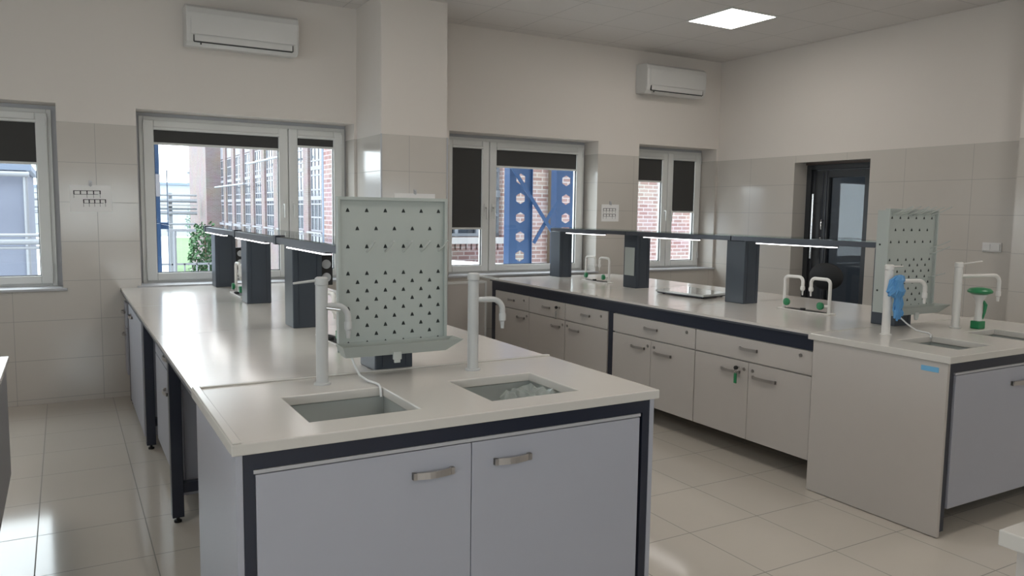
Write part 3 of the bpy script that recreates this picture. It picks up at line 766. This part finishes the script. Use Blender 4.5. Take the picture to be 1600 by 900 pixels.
# glossy plate on the right island
def plate():
    c = thing('glass_plate', 'glossy glass plate on small feet lying on the right island', 'plate', (4.50, 4.83, .9))
    b = [(4.27, 5.03), (4.315, 4.50), (4.66, 4.57), (4.72, 5.16)]
    MB().prism([(4.272, 5.02), (4.317, 4.505), (4.655, 4.575), (4.715, 5.15)], .918, .934, 'z').build('plate', 'glassplate', c, bevel=.002)
    MB().prism([(4.282, 5.01), (4.325, 4.515), (4.645, 4.585), (4.705, 5.14)], .909, .917, 'z').build('underframe', 'frame', c)
    for x, y in ((4.32, 4.97), (4.36, 4.56), (4.61, 4.61), (4.66, 5.09)): MB().lathe((x, y, .9005), [(.012, 0), (.012, .009)], 12).build('foot', 'black', c)
plate()

# ------------------------------------------------------------------ column taps
def column_tap(x, y, rod, spout, label, mm='tap', base_z=.903, zt=1.31, side=1):
    t = thing('column_tap', label, 'tap', (x, y, base_z), 'tall column taps on the sink worktops')
    MB().lathe((x, y, base_z+.0005), [(.031, 0), (.031, .006), (.026, .008)], 24).build('base_flange', mm, t, smooth=True)
    MB().lathe((x, y, base_z+.0085), [(.0225, 0), (.0225, zt-base_z-.05), (.0225, zt-base_z-.04)], 24).build('column', mm, t, smooth=True)
    MB().lathe((x, y, zt-.030), [(.0245, 0), (.0245, .024), (.018, .029)], 24).build('top_cap', mm, t, smooth=True)
    MB().tube([(x+math.copysign(.02, rod[0]), y, zt-.014), (x+rod[0], y+rod[1], zt+rod[2])], [.0055, .0042], 10).build('lever', mm, t, smooth=True)
    dx, dy, z0, z1 = spout; L = math.hypot(dx, dy); ux, uy = dx/L, dy/L; R = .045
    P = [(x+ux*.018, y+uy*.018, z0), (x+ux*(L-R), y+uy*(L-R), z0)]
    P += [(x+ux*(L-R+R*math.sin(a)), y+uy*(L-R+R*math.sin(a)), z0-R+R*math.cos(a)) for a in [PI/2*i/7 for i in range(1, 8)]]
    P += [(x+dx, y+dy, z1)]
    s = MB().tube(P, .0115, 14).build('spout', mm, t, smooth=True)
    e = (x+dx, y+dy)
    MB().lathe((e[0], e[1], z1-.055), [(.007, 0), (.009, .03), (.014, .034), (.0145, .060), (.0125, .064)], 14).build('nozzle', mm, s, smooth=True)
    return t
tA = column_tap(.826, 2.86, (-.105, 0, -.022), (.095, -.02, 1.200, 1.13), 'grey column tap left of the foreground drying rack')
MB().tube([(.835, 2.832, 1.196), (.885, 2.822, 1.188)], .008, 10).build('chrome_collar', 'chrome', tA, smooth=True, label='shiny chrome collar')
column_tap(1.456, 2.85, (.115, -.01, -.030), (.122, -.03, 1.198, 1.13), 'grey column tap right of the foreground drying rack')
column_tap(3.975, 2.705, (.12, 0, -.014), (.245, -.06, 1.205, 1.13), 'column tap with a blue glove beside the right drying rack', 'tapwhite', zt=1.30)
column_tap(4.632, 2.70, (.24, 0, .0), (.33, -.06, 1.215, 1.11), 'column tap at the far right behind the green eye wash', 'tapwhite', zt=1.30)

# blue glove slung over the tap
def glove():
    t = thing('rubber_glove', 'crumpled blue glove slung over the right column tap', 'glove', (4.0, 2.66, 1.0))
    rnd = random.Random(11); mb = MB(); c = Vector((3.985, 2.655, 1.145))
    prof = [(.012, -.115), (.030, -.10), (.034, -.06), (.028, -.03), (.055, -.012), (.066, .012), (.050, .040), (.048, .070), (.030, .092), (.010, .098)]
    n = 20; vs = []; fs = []
    for i, (r, h) in enumerate(prof):
        for k in range(n):
            a = 2*PI*k/n; q = r*(1+.22*math.sin(3*a+i)+.15*math.sin(5*a+2*i)+rnd.uniform(-.08, .08))
            vs.append(c+Vector((q*math.cos(a)+.014*math.sin(i*.9), q*.45*math.sin(a), h+rnd.uniform(-.004, .004))))
    for i in range(len(prof)-1):
        for k in range(n): fs.append((i*n+k, i*n+(k+1) % n, (i+1)*n+(k+1) % n, (i+1)*n+k))
    fs += [tuple(range(n-1, -1, -1)), tuple((len(prof)-1)*n+k for k in range(n))]
    mb._add(vs, fs); b = mb.build('palm', 'glove', t)
    for k, (dx, l) in enumerate(((-.020, .045), (-.004, .060), (.012, .052), (.026, .035))):
        MB().tube([(c.x+dx, c.y-.006, c.z-.095), (c.x+dx*1.3, c.y-.012, c.z-.095-l*.5), (c.x+dx*1.5, c.y-.010, c.z-.095-l)], [.011, .010, .005], 8).build('finger', 'glove', b, smooth=True)
    MB().tube([(c.x-.04, c.y-.004, c.z+.01), (c.x-.075, c.y-.01, c.z+.0), (c.x-.09, c.y-.01, c.z-.012)], [.016, .013, .006], 8).build('thumb', 'glove', b, smooth=True)
glove()

# eye wash handset
def eyewash(x, y):
    t = thing('eye_wash', 'green and white hand-held eye wash standing between the right sinks', 'eye wash', (x, y, .904))
    MB().box(x-.032, x+.032, y-.028, y+.028, .9035, .950).build('base', 'green', t, bevel=.005)
    MB().lathe((x, y, .9505), [(.022, 0), (.020, .03), (.017, .09), (.022, .125), (.038, .150), (.042, .158)], 20).build('handle', 'tapwhite', t, smooth=True)
    h = MB().lathe((x-.006, y-.004, 1.109), [(.040, 0), (.066, .012), (.068, .022), (.055, .036), (.020, .042)], 24).build('spray_head', 'green', t, smooth=True)
    MB().tube([(x+.024, y-.012, 1.07), (x+.036, y-.018, 1.045), (x+.030, y-.018, 1.0), (x+.018, y-.016, .962)], [.006, .012, .008, .005], 10).build('lever', 'green', t, smooth=True)
eyewash(4.735, 2.625)

# ------------------------------------------------------------------ drying racks
def drying_rack(x0, x1, yf, label, pegs, group='perforated drying racks', flange=True):
    """board facing -Y at yf"""
    z0, z1 = 1.0, 1.606
    t = thing('drying_rack', label, 'drying rack', ((x0+x1)/2, yf, z0-.05), group)
    b = MB(); D = .030
    b.box(x0, x1, yf+.004, yf+.016, z0, z1)                    # board
    b.box(x0-.001, x0+.008, yf-.010, yf+.018, z0+.038, z1+.004).box(x1-.012, x1, yf-.010, yf+.018, z0+.038, z1+.004).box(x0+.008, x1-.012, yf-.010, yf+.018, z1-.008, z1+.004)
    cols = [.042+.0772*k for k in range(6)]; odd = [.042+.0386+.0772*k for k in range(5)]
    W = x1-x0
    rows = [(1.557, cols), (1.486, odd), (1.415, cols)] + [(1.309-.0347*k, cols if k % 2 == 0 else odd) for k in range(9)]
    for z, cc in rows:
        for c in cc:
            cx = x0+c
            b.prism([(cx-.0078, z-.006), (cx+.0078, z-.006), (cx+.0042, z+.004), (cx, z+.0098), (cx-.0042, z+.004)], yf+.0028, yf+.0042, 'y', 1)
    b.build('board', ['rack', 'rackhole'], t)
    # drip tray: a trough wider at the rim
    q = MB(); zb_, zr = .988, 1.036; ya, yb = yf-.015, yf+.006
    a0, a1 = x0+.010, x1-.030; c0, c1 = x0-.012, x1+.035; yl = yf-.10; yl2 = yf-.065; yk = yf-.0015
    o_b = [(a0, yl2, zb_), (a1, yl2, zb_), (a1, yk, zb_), (a0, yk, zb_)]; o_t = [(c0, yl, zr), (c1, yl, zr), (c1, yk, zr), (c0, yk, zr)]
    th = .005
    i_b = [(a0+th, yl2+th, zb_+th), (a1-th, yl2+th, zb_+th), (a1-th, yk-.004, zb_+th), (a0+th, yk-.004, zb_+th)]; i_t = [(c0+th, yl+th, zr), (c1-th, yl+th, zr), (c1-th, yk-.004, zr), (c0+th, yk-.004, zr)]
    vs = o_b+o_t+i_b+i_t; fs = [(3, 2, 1, 0), (8, 9, 10, 11)]
    for k in range(4):
        l = (k+1) % 4
        fs += [(k, l, 4+l, 4+k), (8+l, 8+k, 12+k, 12+l), (4+k, 4+l, 12+l, 12+k)]
    q._add(vs, fs); q.build('drip_tray', 'rack', t)
    MB().box(x0+.20, x0+.235, yl2-.012, yl2-.001, .968, 1.0).box(x0+.205, x0+.230, yl2-.010, yl2-.001, .955, .970).build('clip', 'peg', t, bevel=.002)
    MB().box(x0+.15, x1-.14, yf+.017, yf+.038, 1.02, 1.35).build('mounting_bracket', 'tower', t)
    for (px, pz, L, dz) in pegs:
        MB().tube([(x0+px, yf+.003, pz), (x0+px+.0, yf-L*.4, pz+dz*.35), (x0+px, yf-L, pz+dz)], [.0038, .0036, .0030], 8).build('peg', 'peg', t, smooth=True)
    return t
drying_rack(.918, 1.381, 2.955, 'grey perforated drying rack in the foreground, standing over the nearest sink',
            [(.119+.0772*k, 1.395, .09, .045) for k in range(5)])
drying_rack(4.155, 4.635, 2.855, 'perforated drying rack with white pegs on the right island',
            [(.045+.0772*k*.98, 1.575, .12, .050) for k in range(6)] + [(.43, 1.375, .12, .05), (.43, 1.340, .12, .05), (.43, 1.20, .10, .03), (.081, 1.575, .10, .045), (.236, 1.575, .10, .045)])
# side cheek of the right rack, wrapping its tower
rk = [o for o in bpy.data.objects if o.name.startswith('drying_rack')][-1]
ck = MB().box(4.158, 4.163, 2.872, 2.925, 1.0, 1.60)
ck.build('side_cheek', 'rack', rk)
MB().lathe((4.1565, 2.90, 1.40), [(.006, 0), (.006, .002)], 10, axis='x').lathe((4.1565, 2.90, 1.13), [(.006, 0), (.006, .002)], 10, axis='x').build('screw', 'rackhole', rk)
# drain hose from the tray of the foreground rack into the sink
tag(MB().tube([(.955, 2.905, .986), (.965, 2.895, .955), (.972, 2.86, .923), (.985, 2.81, .912), (1.000, 2.76, .910), (1.003, 2.735, .909), (1.002, 2.715, .905), (1.0, 2.700, .87)], .0045, 10).build('drain_hose', 'hose', smooth=True), 'thin white drain hose from the foreground rack tray into the first basin', 'hose')
tag(MB().tube([(4.225, 2.80, .986), (4.235, 2.75, .945), (4.25, 2.70, .912), (4.24, 2.62, .909), (4.19, 2.575, .908), (4.165, 2.56, .895)], .0045, 10).build('drain_hose', 'hose', smooth=True), 'thin white drain hose under the right drying rack', 'hose')

# ------------------------------------------------------------------ neighbouring benches at the frame edges
lb = thing('wall_bench', 'grey bench with white top cut off by the left edge of the photo', 'bench', (-.9, 3.2, 0))
MB().box(-1.6, -.225, 2.4, 3.985, .885, .905).build('worktop', 'ceramic', lb, bevel=.003)
MB().box(-1.58, -.238, 2.42, 3.975, .385, .884).build('cabinet_body', 'greyside', lb)
MB().box(-.238, -.236, 3.2, 3.202, .40, .88).build('door_gap', 'black', lb)
for x in (-1.56, -.42):
    for y in (2.5, 3.62): MB().box(x, x+.04, y, y+.04, 0, .384).build('leg', 'frame', lb)
cb = thing('corner_bench', 'bench with pale top cut off by the bottom right corner', 'bench', (2.3, 0, 0))
MB().box(1.70, 3.0, -.9, .868, .868, .903).build('worktop', 'ceramic', cb, bevel=.003)
MB().box(1.735, 1.755, -.88, .845, .004, .867).build('side_panel', 'lamwarm', cb)
MB().box(1.757, 2.98, .80, .838, .78, .867).box(1.757, 1.80, .80, .838, .004, .78).box(1.757, 1.80, -.88, -.84, .004, .867).box(2.94, 2.98, .80, .838, .004, .78).box(2.94, 2.98, -.88, -.84, .004, .867).build('frame', 'frame', cb)
MB().box(1.80, 2.94, .80, .815, .15, .78).build('back_panel', 'black', cb)
gb = thing('equipment_case', 'grey upright case standing on the corner bench at the right edge', 'case', (2.0, .7, .9035))
MB().box(1.80, 2.15, .45, .852, .9035, 1.12).build('body', 'lamedge', gb, bevel=.004)
MB().box(1.83, 2.12, .446, .4505, .93, 1.09).build('front_panel', 'greyside', gb)

# ================================================================== OUTSIDE
GZ = -3.5
struct(MB().box(-150, 200, 7.6, 260, GZ-.3, GZ).build('ground_outside', 'ground'))
lw = MB(); lw.prism([(5.4, 45), (8.6, 45), (8.75, 69), (9.5, 69), (40, 140), (15.5, 140)], GZ+.01, GZ+.06, 'z')
tag(lw.build('lawn', 'grass'), 'bright green lawn far outside the wide left window', 'lawn')

# long brick factory running away from the windows
def factory():
    t = thing('factory_building', 'long pale brick factory with tall pilastered windows outside the left window', 'building', (16, 46, GZ))
    x = 10.0
    MB().box(x, 24, 30, 59.5, GZ, 14).build('walls', 'brick_pale', t)
    MB().box(8.95, 24, 59.6, 68, GZ, 14).build('end_tower', 'brick_pale', t)
    y = 30.2; k = 0
    while y < 57.5:
        MB().box(x-.13, x-.005, y, y+.85, GZ, 12).build('pilaster', 'brick_pale', t)
        ya, yb = y+1.05, y+2.8
        wn = MB().box(x-.02, x-.004, ya, yb, .6, 4.9).build('window', 'oldglass', t)
        g = MB()
        for q in range(4): g.box(x-.045, x-.021, ya+(yb-ya)*q/3-.03, ya+(yb-ya)*q/3+.03, .6, 4.9)
        for z in (.6, 1.2, 1.8, 2.45, 3.1, 3.75, 4.35, 4.9): g.box(x-.05, x-.021, ya, yb, z-.035, z+.035)
        for z in (2.1, 3.45): g.box(x-.06, x-.021, ya, yb, z-.12, z+.06)
        g.build('glazing_bars', 'lintel', wn)
        MB().box(x-.04, x-.004, ya, yb, 5.0, 6.6).build('spandrel', 'lintel', t)
        MB().box(x-.2, x-.131, ya-.3, yb+.3, .38, .55).build('sill', 'lintel', t)
        y += 3.0; k += 1
    for z, ya, yb in ((3.0, 48, 58), (4.1, 38, 47)):
        MB().tube([(x-.7, ya, z), (x-.7, yb, z)], .06, 8).build('pipe', 'pipe', t, smooth=True)
    MB().tube([(x-.2, 33.4, GZ), (x-.2, 33.4, 9)], .09, 8).build('drainpipe', 'shedtrim', t, smooth=True)
factory()

# near brick building facing the right windows
def brick_block():
    t = thing('brick_building', 'red brick building close outside the right windows', 'building', (13, 17, GZ))
    y = 14.0; wins = [(6.35, 7.80), (10.2, 10.9), (15.5, 17.0)]
    us = [4.25, 6.35, 7.80, 15.5, 17.0, 24]
    wl = MB()
    hs = [(6.35, 7.80, 1.05, 5.2), (15.5, 17.0, 1.05, 5.2)]
    for i in range(len(us)-1):
        l, h = us[i], us[i+1]; hole = [q for q in hs if q[0] < (l+h)/2 < q[1]]
        if hole: wl.box(l, h, y, y+.5, GZ, 1.05).box(l, h, y, y+.5, 5.2, 9)
        else: wl.box(l, h, y, y+.5, GZ, 9)
    wl.box(6.0, 6.34, y+.5, 16, GZ, 9).box(23.5, 24, y+.5, 22, GZ, 9)
    wl.build('walls', 'brick', t)
    MB().box(4.25, 24, 14, 15.2, 9, 9.3).build('roof', 'concrete', t)
    for a, b in ((6.35, 7.80), (15.5, 17.0)):
        wn = MB().box(a, b, y+.22, y+.26, 1.05, 5.2).build('window', 'oldglass', t)
        g = MB(); n = 3
        for q in range(n+1): g.box(a+(b-a)*q/n-.035, a+(b-a)*q/n+.035, y+.14, y+.219, 1.05, 5.2)
        for z in (1.09, 1.5, 1.92, 2.4, 2.9, 3.4, 3.9, 4.5, 5.15): g.box(a, b, y+.13, y+.219, z-.03, z+.03)
        g.box(a, b, y+.10, y+.219, 1.86, 2.0)
        g.build('glazing_bars', 'winframe_old', wn)
        MB().box(a-.12, b+.12, y-.14, y+.21, .92, 1.045).build('sill', 'concrete', t)
        r = MB()
        for k in range(int((b-a+.2)/.12)): r.box(a-.1+.12*k, a-.02+.12*k, y-.05, y-.002, .80, .915)
        r.build('brick_course', 'brick', t)
    MB().box(8.90, 9.05, y-.12, y-.005, GZ, 8.5).build('drainpipe', 'bark', t)
brick_block()
# pale low roof under the near pane right of the column
lr = MB(); lr.hexa([(3.6, 8.6, -1.1), (5.9, 8.6, -1.1), (8.0, 13.6, .40), (5.0, 13.6, .62)], [(3.6, 8.6, -1.0), (5.9, 8.6, -1.0), (8.0, 13.6, .50), (5.0, 13.6, .74)])
an = thing('annex_roof', 'white sloping annex roof in front of the red brick building', 'roof', (5.6, 11, GZ))
lr.build('roof_sheet', 'paper', an)
MB().hexa([(3.8, 8.8, GZ), (5.8, 8.8, GZ), (7.8, 13.4, GZ), (5.1, 13.4, GZ)], [(3.8, 8.8, -1.12), (5.8, 8.8, -1.12), (7.8, 13.4, .38), (5.1, 13.4, .55)]).build('walls', 'lintel', an)

# blue steel frame with castellated columns
def castellated(x0, x1, y, parent):
    mb = MB(); pitch = .312; cx = (x0+x1)/2+.02; zc = .846-pitch*14; th = .012
    hw, hh = .086, .092
    vs = []; fs = []
    n_ = 32
    for k in range(n_):
        zl, zh = zc+pitch*(k-.5), zc+pitch*(k+.5); z = zc+pitch*k
        hexp = [(cx, z-hh), (cx+hw, z-hh*.5), (cx+hw, z+hh*.5), (cx, z+hh), (cx-hw, z+hh*.5), (cx-hw, z-hh*.5)]
        outp = [(cx, zl), (x1, zl), (x1, zh), (cx, zh), (x0, zh), (x0, zl)]
        for i in range(6):
            j = (i+1) % 6
            a, b, c, d = outp[i], outp[j], hexp[j], hexp[i]
            p8 = [(q[0], yy, q[1]) for yy in (y-th, y+th) for q in (a, b, c, d)]
            m0 = len(vs); vs += p8
            fs += [(m0, m0+1, m0+2, m0+3), (m0+7, m0+6, m0+5, m0+4), (m0+3, m0+2, m0+6, m0+7)]
    mb._add(vs, fs)
    z0, z1 = zc-pitch*.5, zc+pitch*(n_-.5)
    mb.box(x0-.016, x0, y-.085, y+.085, z0, z1).box(x1, x1+.012, y-.04, y+.04, z0, z1)
    return mb.build('column', 'blue', parent)
sf = thing('steel_frame', 'blue steel columns with hexagonal holes and crossed braces outside the window', 'steel frame', (6.9, 11, GZ))
castellated(6.225, 6.66, 11.0, sf); castellated(7.12, 7.54, 11.0, sf)
def bar(p, q, w_, th, name, parent, m_):
    p, q = Vector(p), Vector(q); d = (q-p).normalized(); n_ = Vector((-d.z, 0, d.x))*(w_/2); t_ = Vector((0, th/2, 0))
    MB().hexa([p-n_-t_, p+n_-t_, p+n_+t_, p-n_+t_], [q-n_-t_, q+n_-t_, q+n_+t_, q-n_+t_]).build(name, m_, parent)
for k in (-1, 0, 1, 2):
    z = k*1.75
    bar((6.20, 10.86, 2.30+z), (7.12, 10.86, 1.08+z), .06, .02, 'brace', sf, 'blue')
    bar((6.66, 10.89, 1.06+z), (7.12, 10.89, 1.76+z), .06, .02, 'brace', sf, 'blue')
# single blue post outside the wide left window
bp_ = thing('blue_post', 'blue steel post with a short bracket at the left edge of the wide window', 'post', (.85, 9, GZ))
MB().box(.825, .885, 8.93, 9.07, GZ, 6.5).build('post', 'blue', bp_)
MB().box(.886, .965, 8.97, 9.03, 1.33, 1.40).build('bracket', 'blue', bp_)
MB().box(.822, .888, 8.92, 8.929, 1.67, 1.90).build('plate', 'lintel', bp_)
MB().tube([(.962, 8.98, GZ), (.962, 8.98, 1.95)], .006, 8).build('rod', 'shedtrim', bp_)
# white lamp post and fence
lp = thing('lamp_post', 'pale thin post outside the wide left window', 'post', (2.27, 20, GZ))
MB().tube([(2.27, 20, GZ), (2.27, 20, 1.0)], .045, 10).build('pole', 'pipe', lp, smooth=True)
MB().box(2.1, 2.75, 19.97, 20.03, .985, 1.05).build('arm', 'pipe', lp)
fc = thing('metal_fence', 'thin grey metal fence panels in front of the lawn', 'fence', (5, 30, GZ))
for k in range(7):
    MB().box(2.4+.34*k, 2.44+.34*k, 25, 25.04, GZ, -.1).build('post', 'pipe', fc)
MB().box(2.4, 4.5, 25, 25.03, -.15, -.09).box(2.4, 4.5, 25, 25.03, -.75, -.70).box(2.4, 4.5, 25, 25.03, -1.3, -1.25).build('rail', 'pipe', fc)
# pipe rack
pk = thing('pipe_rack', 'elevated pipe bridge crossing the yard far outside the left window', 'pipe rack', (2, 62, GZ))
for x in (-10, -4, 1.5, 4.6, 6.7): MB().box(x, x+.25, 62, 62.3, GZ, 2.6).build('post', 'pipe', pk)
for z, r in ((2.45, .07), (2.05, .14), (1.45, .07), (1.15, .12), (.35, .07)): MB().tube([(-14, 61.8, z), (8.6, 61.8, z)], r, 10).build('pipe', 'pipe', pk, smooth=True)
MB().box(-14, 8.6, 61.5, 62.4, 1.65, 1.78).build('walkway', 'concrete', pk)
# distant blocks
for i, (x, y, w_, h, lab) in enumerate(((4, 150, 16, 8.0, 'hazy grey industrial block on the horizon, left one'), (22, 160, 5, 11, 'taller hazy block on the horizon beside the factory corner'), (-30, 170, 26, 7.5, 'long hazy block on the horizon behind the pale shed'))):
    b = thing('distant_building', lab, 'building', (x, y, GZ))
    MB().box(x, x+w_, y, y+10, GZ, h-2.5).build('walls', 'distant', b)
    MB().box(x-.3, x+w_+.3, y-.3, y+10.3, h-2.5, h-2.1).build('roof', 'shedtrim', b)
    MB().box(x+w_*.3, x+w_*.3+1.2, y+3, y+4.2, h-2.1, h+1.2).build('chimney', 'distant', b)
# shed outside the leftmost window
sh = thing('metal_shed', 'grey blue metal clad shed outside the leftmost window', 'shed', (-4.5, 22, GZ))
MB().box(-9, -.66, 20, 25, GZ, 2.30).build('walls', 'shed', sh)
MB().box(-9.1, -.56, 19.9, 25.1, 2.305, 2.44).build('roof', 'shedtrim', sh)
MB().tube([(-9, 19.84, 2.22), (-.60, 19.84, 2.22)], .06, 10).build('gutter', 'pipe', sh, smooth=True)
MB().tube([(-.68, 19.9, 2.2), (-.68, 19.9, GZ)], .05, 10).build('downpipe', 'pipe', sh, smooth=True)
pp = thing('pipe_run', 'pale horizontal pipes running in front of the shed', 'pipes', (-4, 18, .6))
for z, r in ((.97, .035), (.84, .06), (.72, .03)): MB().tube([(-9, 18.2, z), (.6, 18.2, z)], r, 10).build('pipe', 'pipe', pp, smooth=True)
for x in (-8, -4.0): MB().box(x, x+.08, 18.16, 18.24, GZ, .80).build('post', 'pipe', pp)

# trees
def tree(x, y, h, r, label, seed, base=.0605):
    rnd = random.Random(seed)
    GZ = -3.5 + base + .002
    t = thing('leafy_tree', label, 'tree', (x, y, GZ))
    MB().tube([(x, y, GZ), (x+.05, y, GZ+h*.5), (x, y, GZ+h*.85)], [.12, .08, .03], 8).build('trunk', 'bark', t, smooth=True)
    mb = MB(); vs = []; fs = []
    for k in range(1500):
        a = rnd.uniform(0, 2*PI); b = math.acos(rnd.uniform(-1, 1)); q = rnd.uniform(.55, 1)**.5
        lump = 1+.25*math.sin(3*a+seed)*math.sin(2*b)
        c = Vector((x+r*q*lump*math.sin(b)*math.cos(a), y+r*q*lump*math.sin(b)*math.sin(a), GZ+h*.58+h*.44*q*lump*math.cos(b)))
        u = Vector((rnd.gauss(0, 1), rnd.gauss(0, 1), rnd.gauss(0, 1))).normalized(); v = u.orthogonal().normalized()
        s_ = rnd.uniform(.06, .15); n0 = len(vs)
        vs += [c-u*s_, c+v*s_*.6, c+u*s_, c-v*s_*.6]; fs.append((n0, n0+1, n0+2, n0+3))
    mb._add(vs, fs); mb.build('foliage', 'leaf', t)
tree(7.65, 52, 3.9, .95, 'leafy tree beside the corner of the pale brick factory', 1)
tree(14.5, 95, 6.0, 2.6, 'rounded tree further out over the lawn', 3)

# tiny non-zero cleanup of world transforms
bpy.context.view_layer.update()
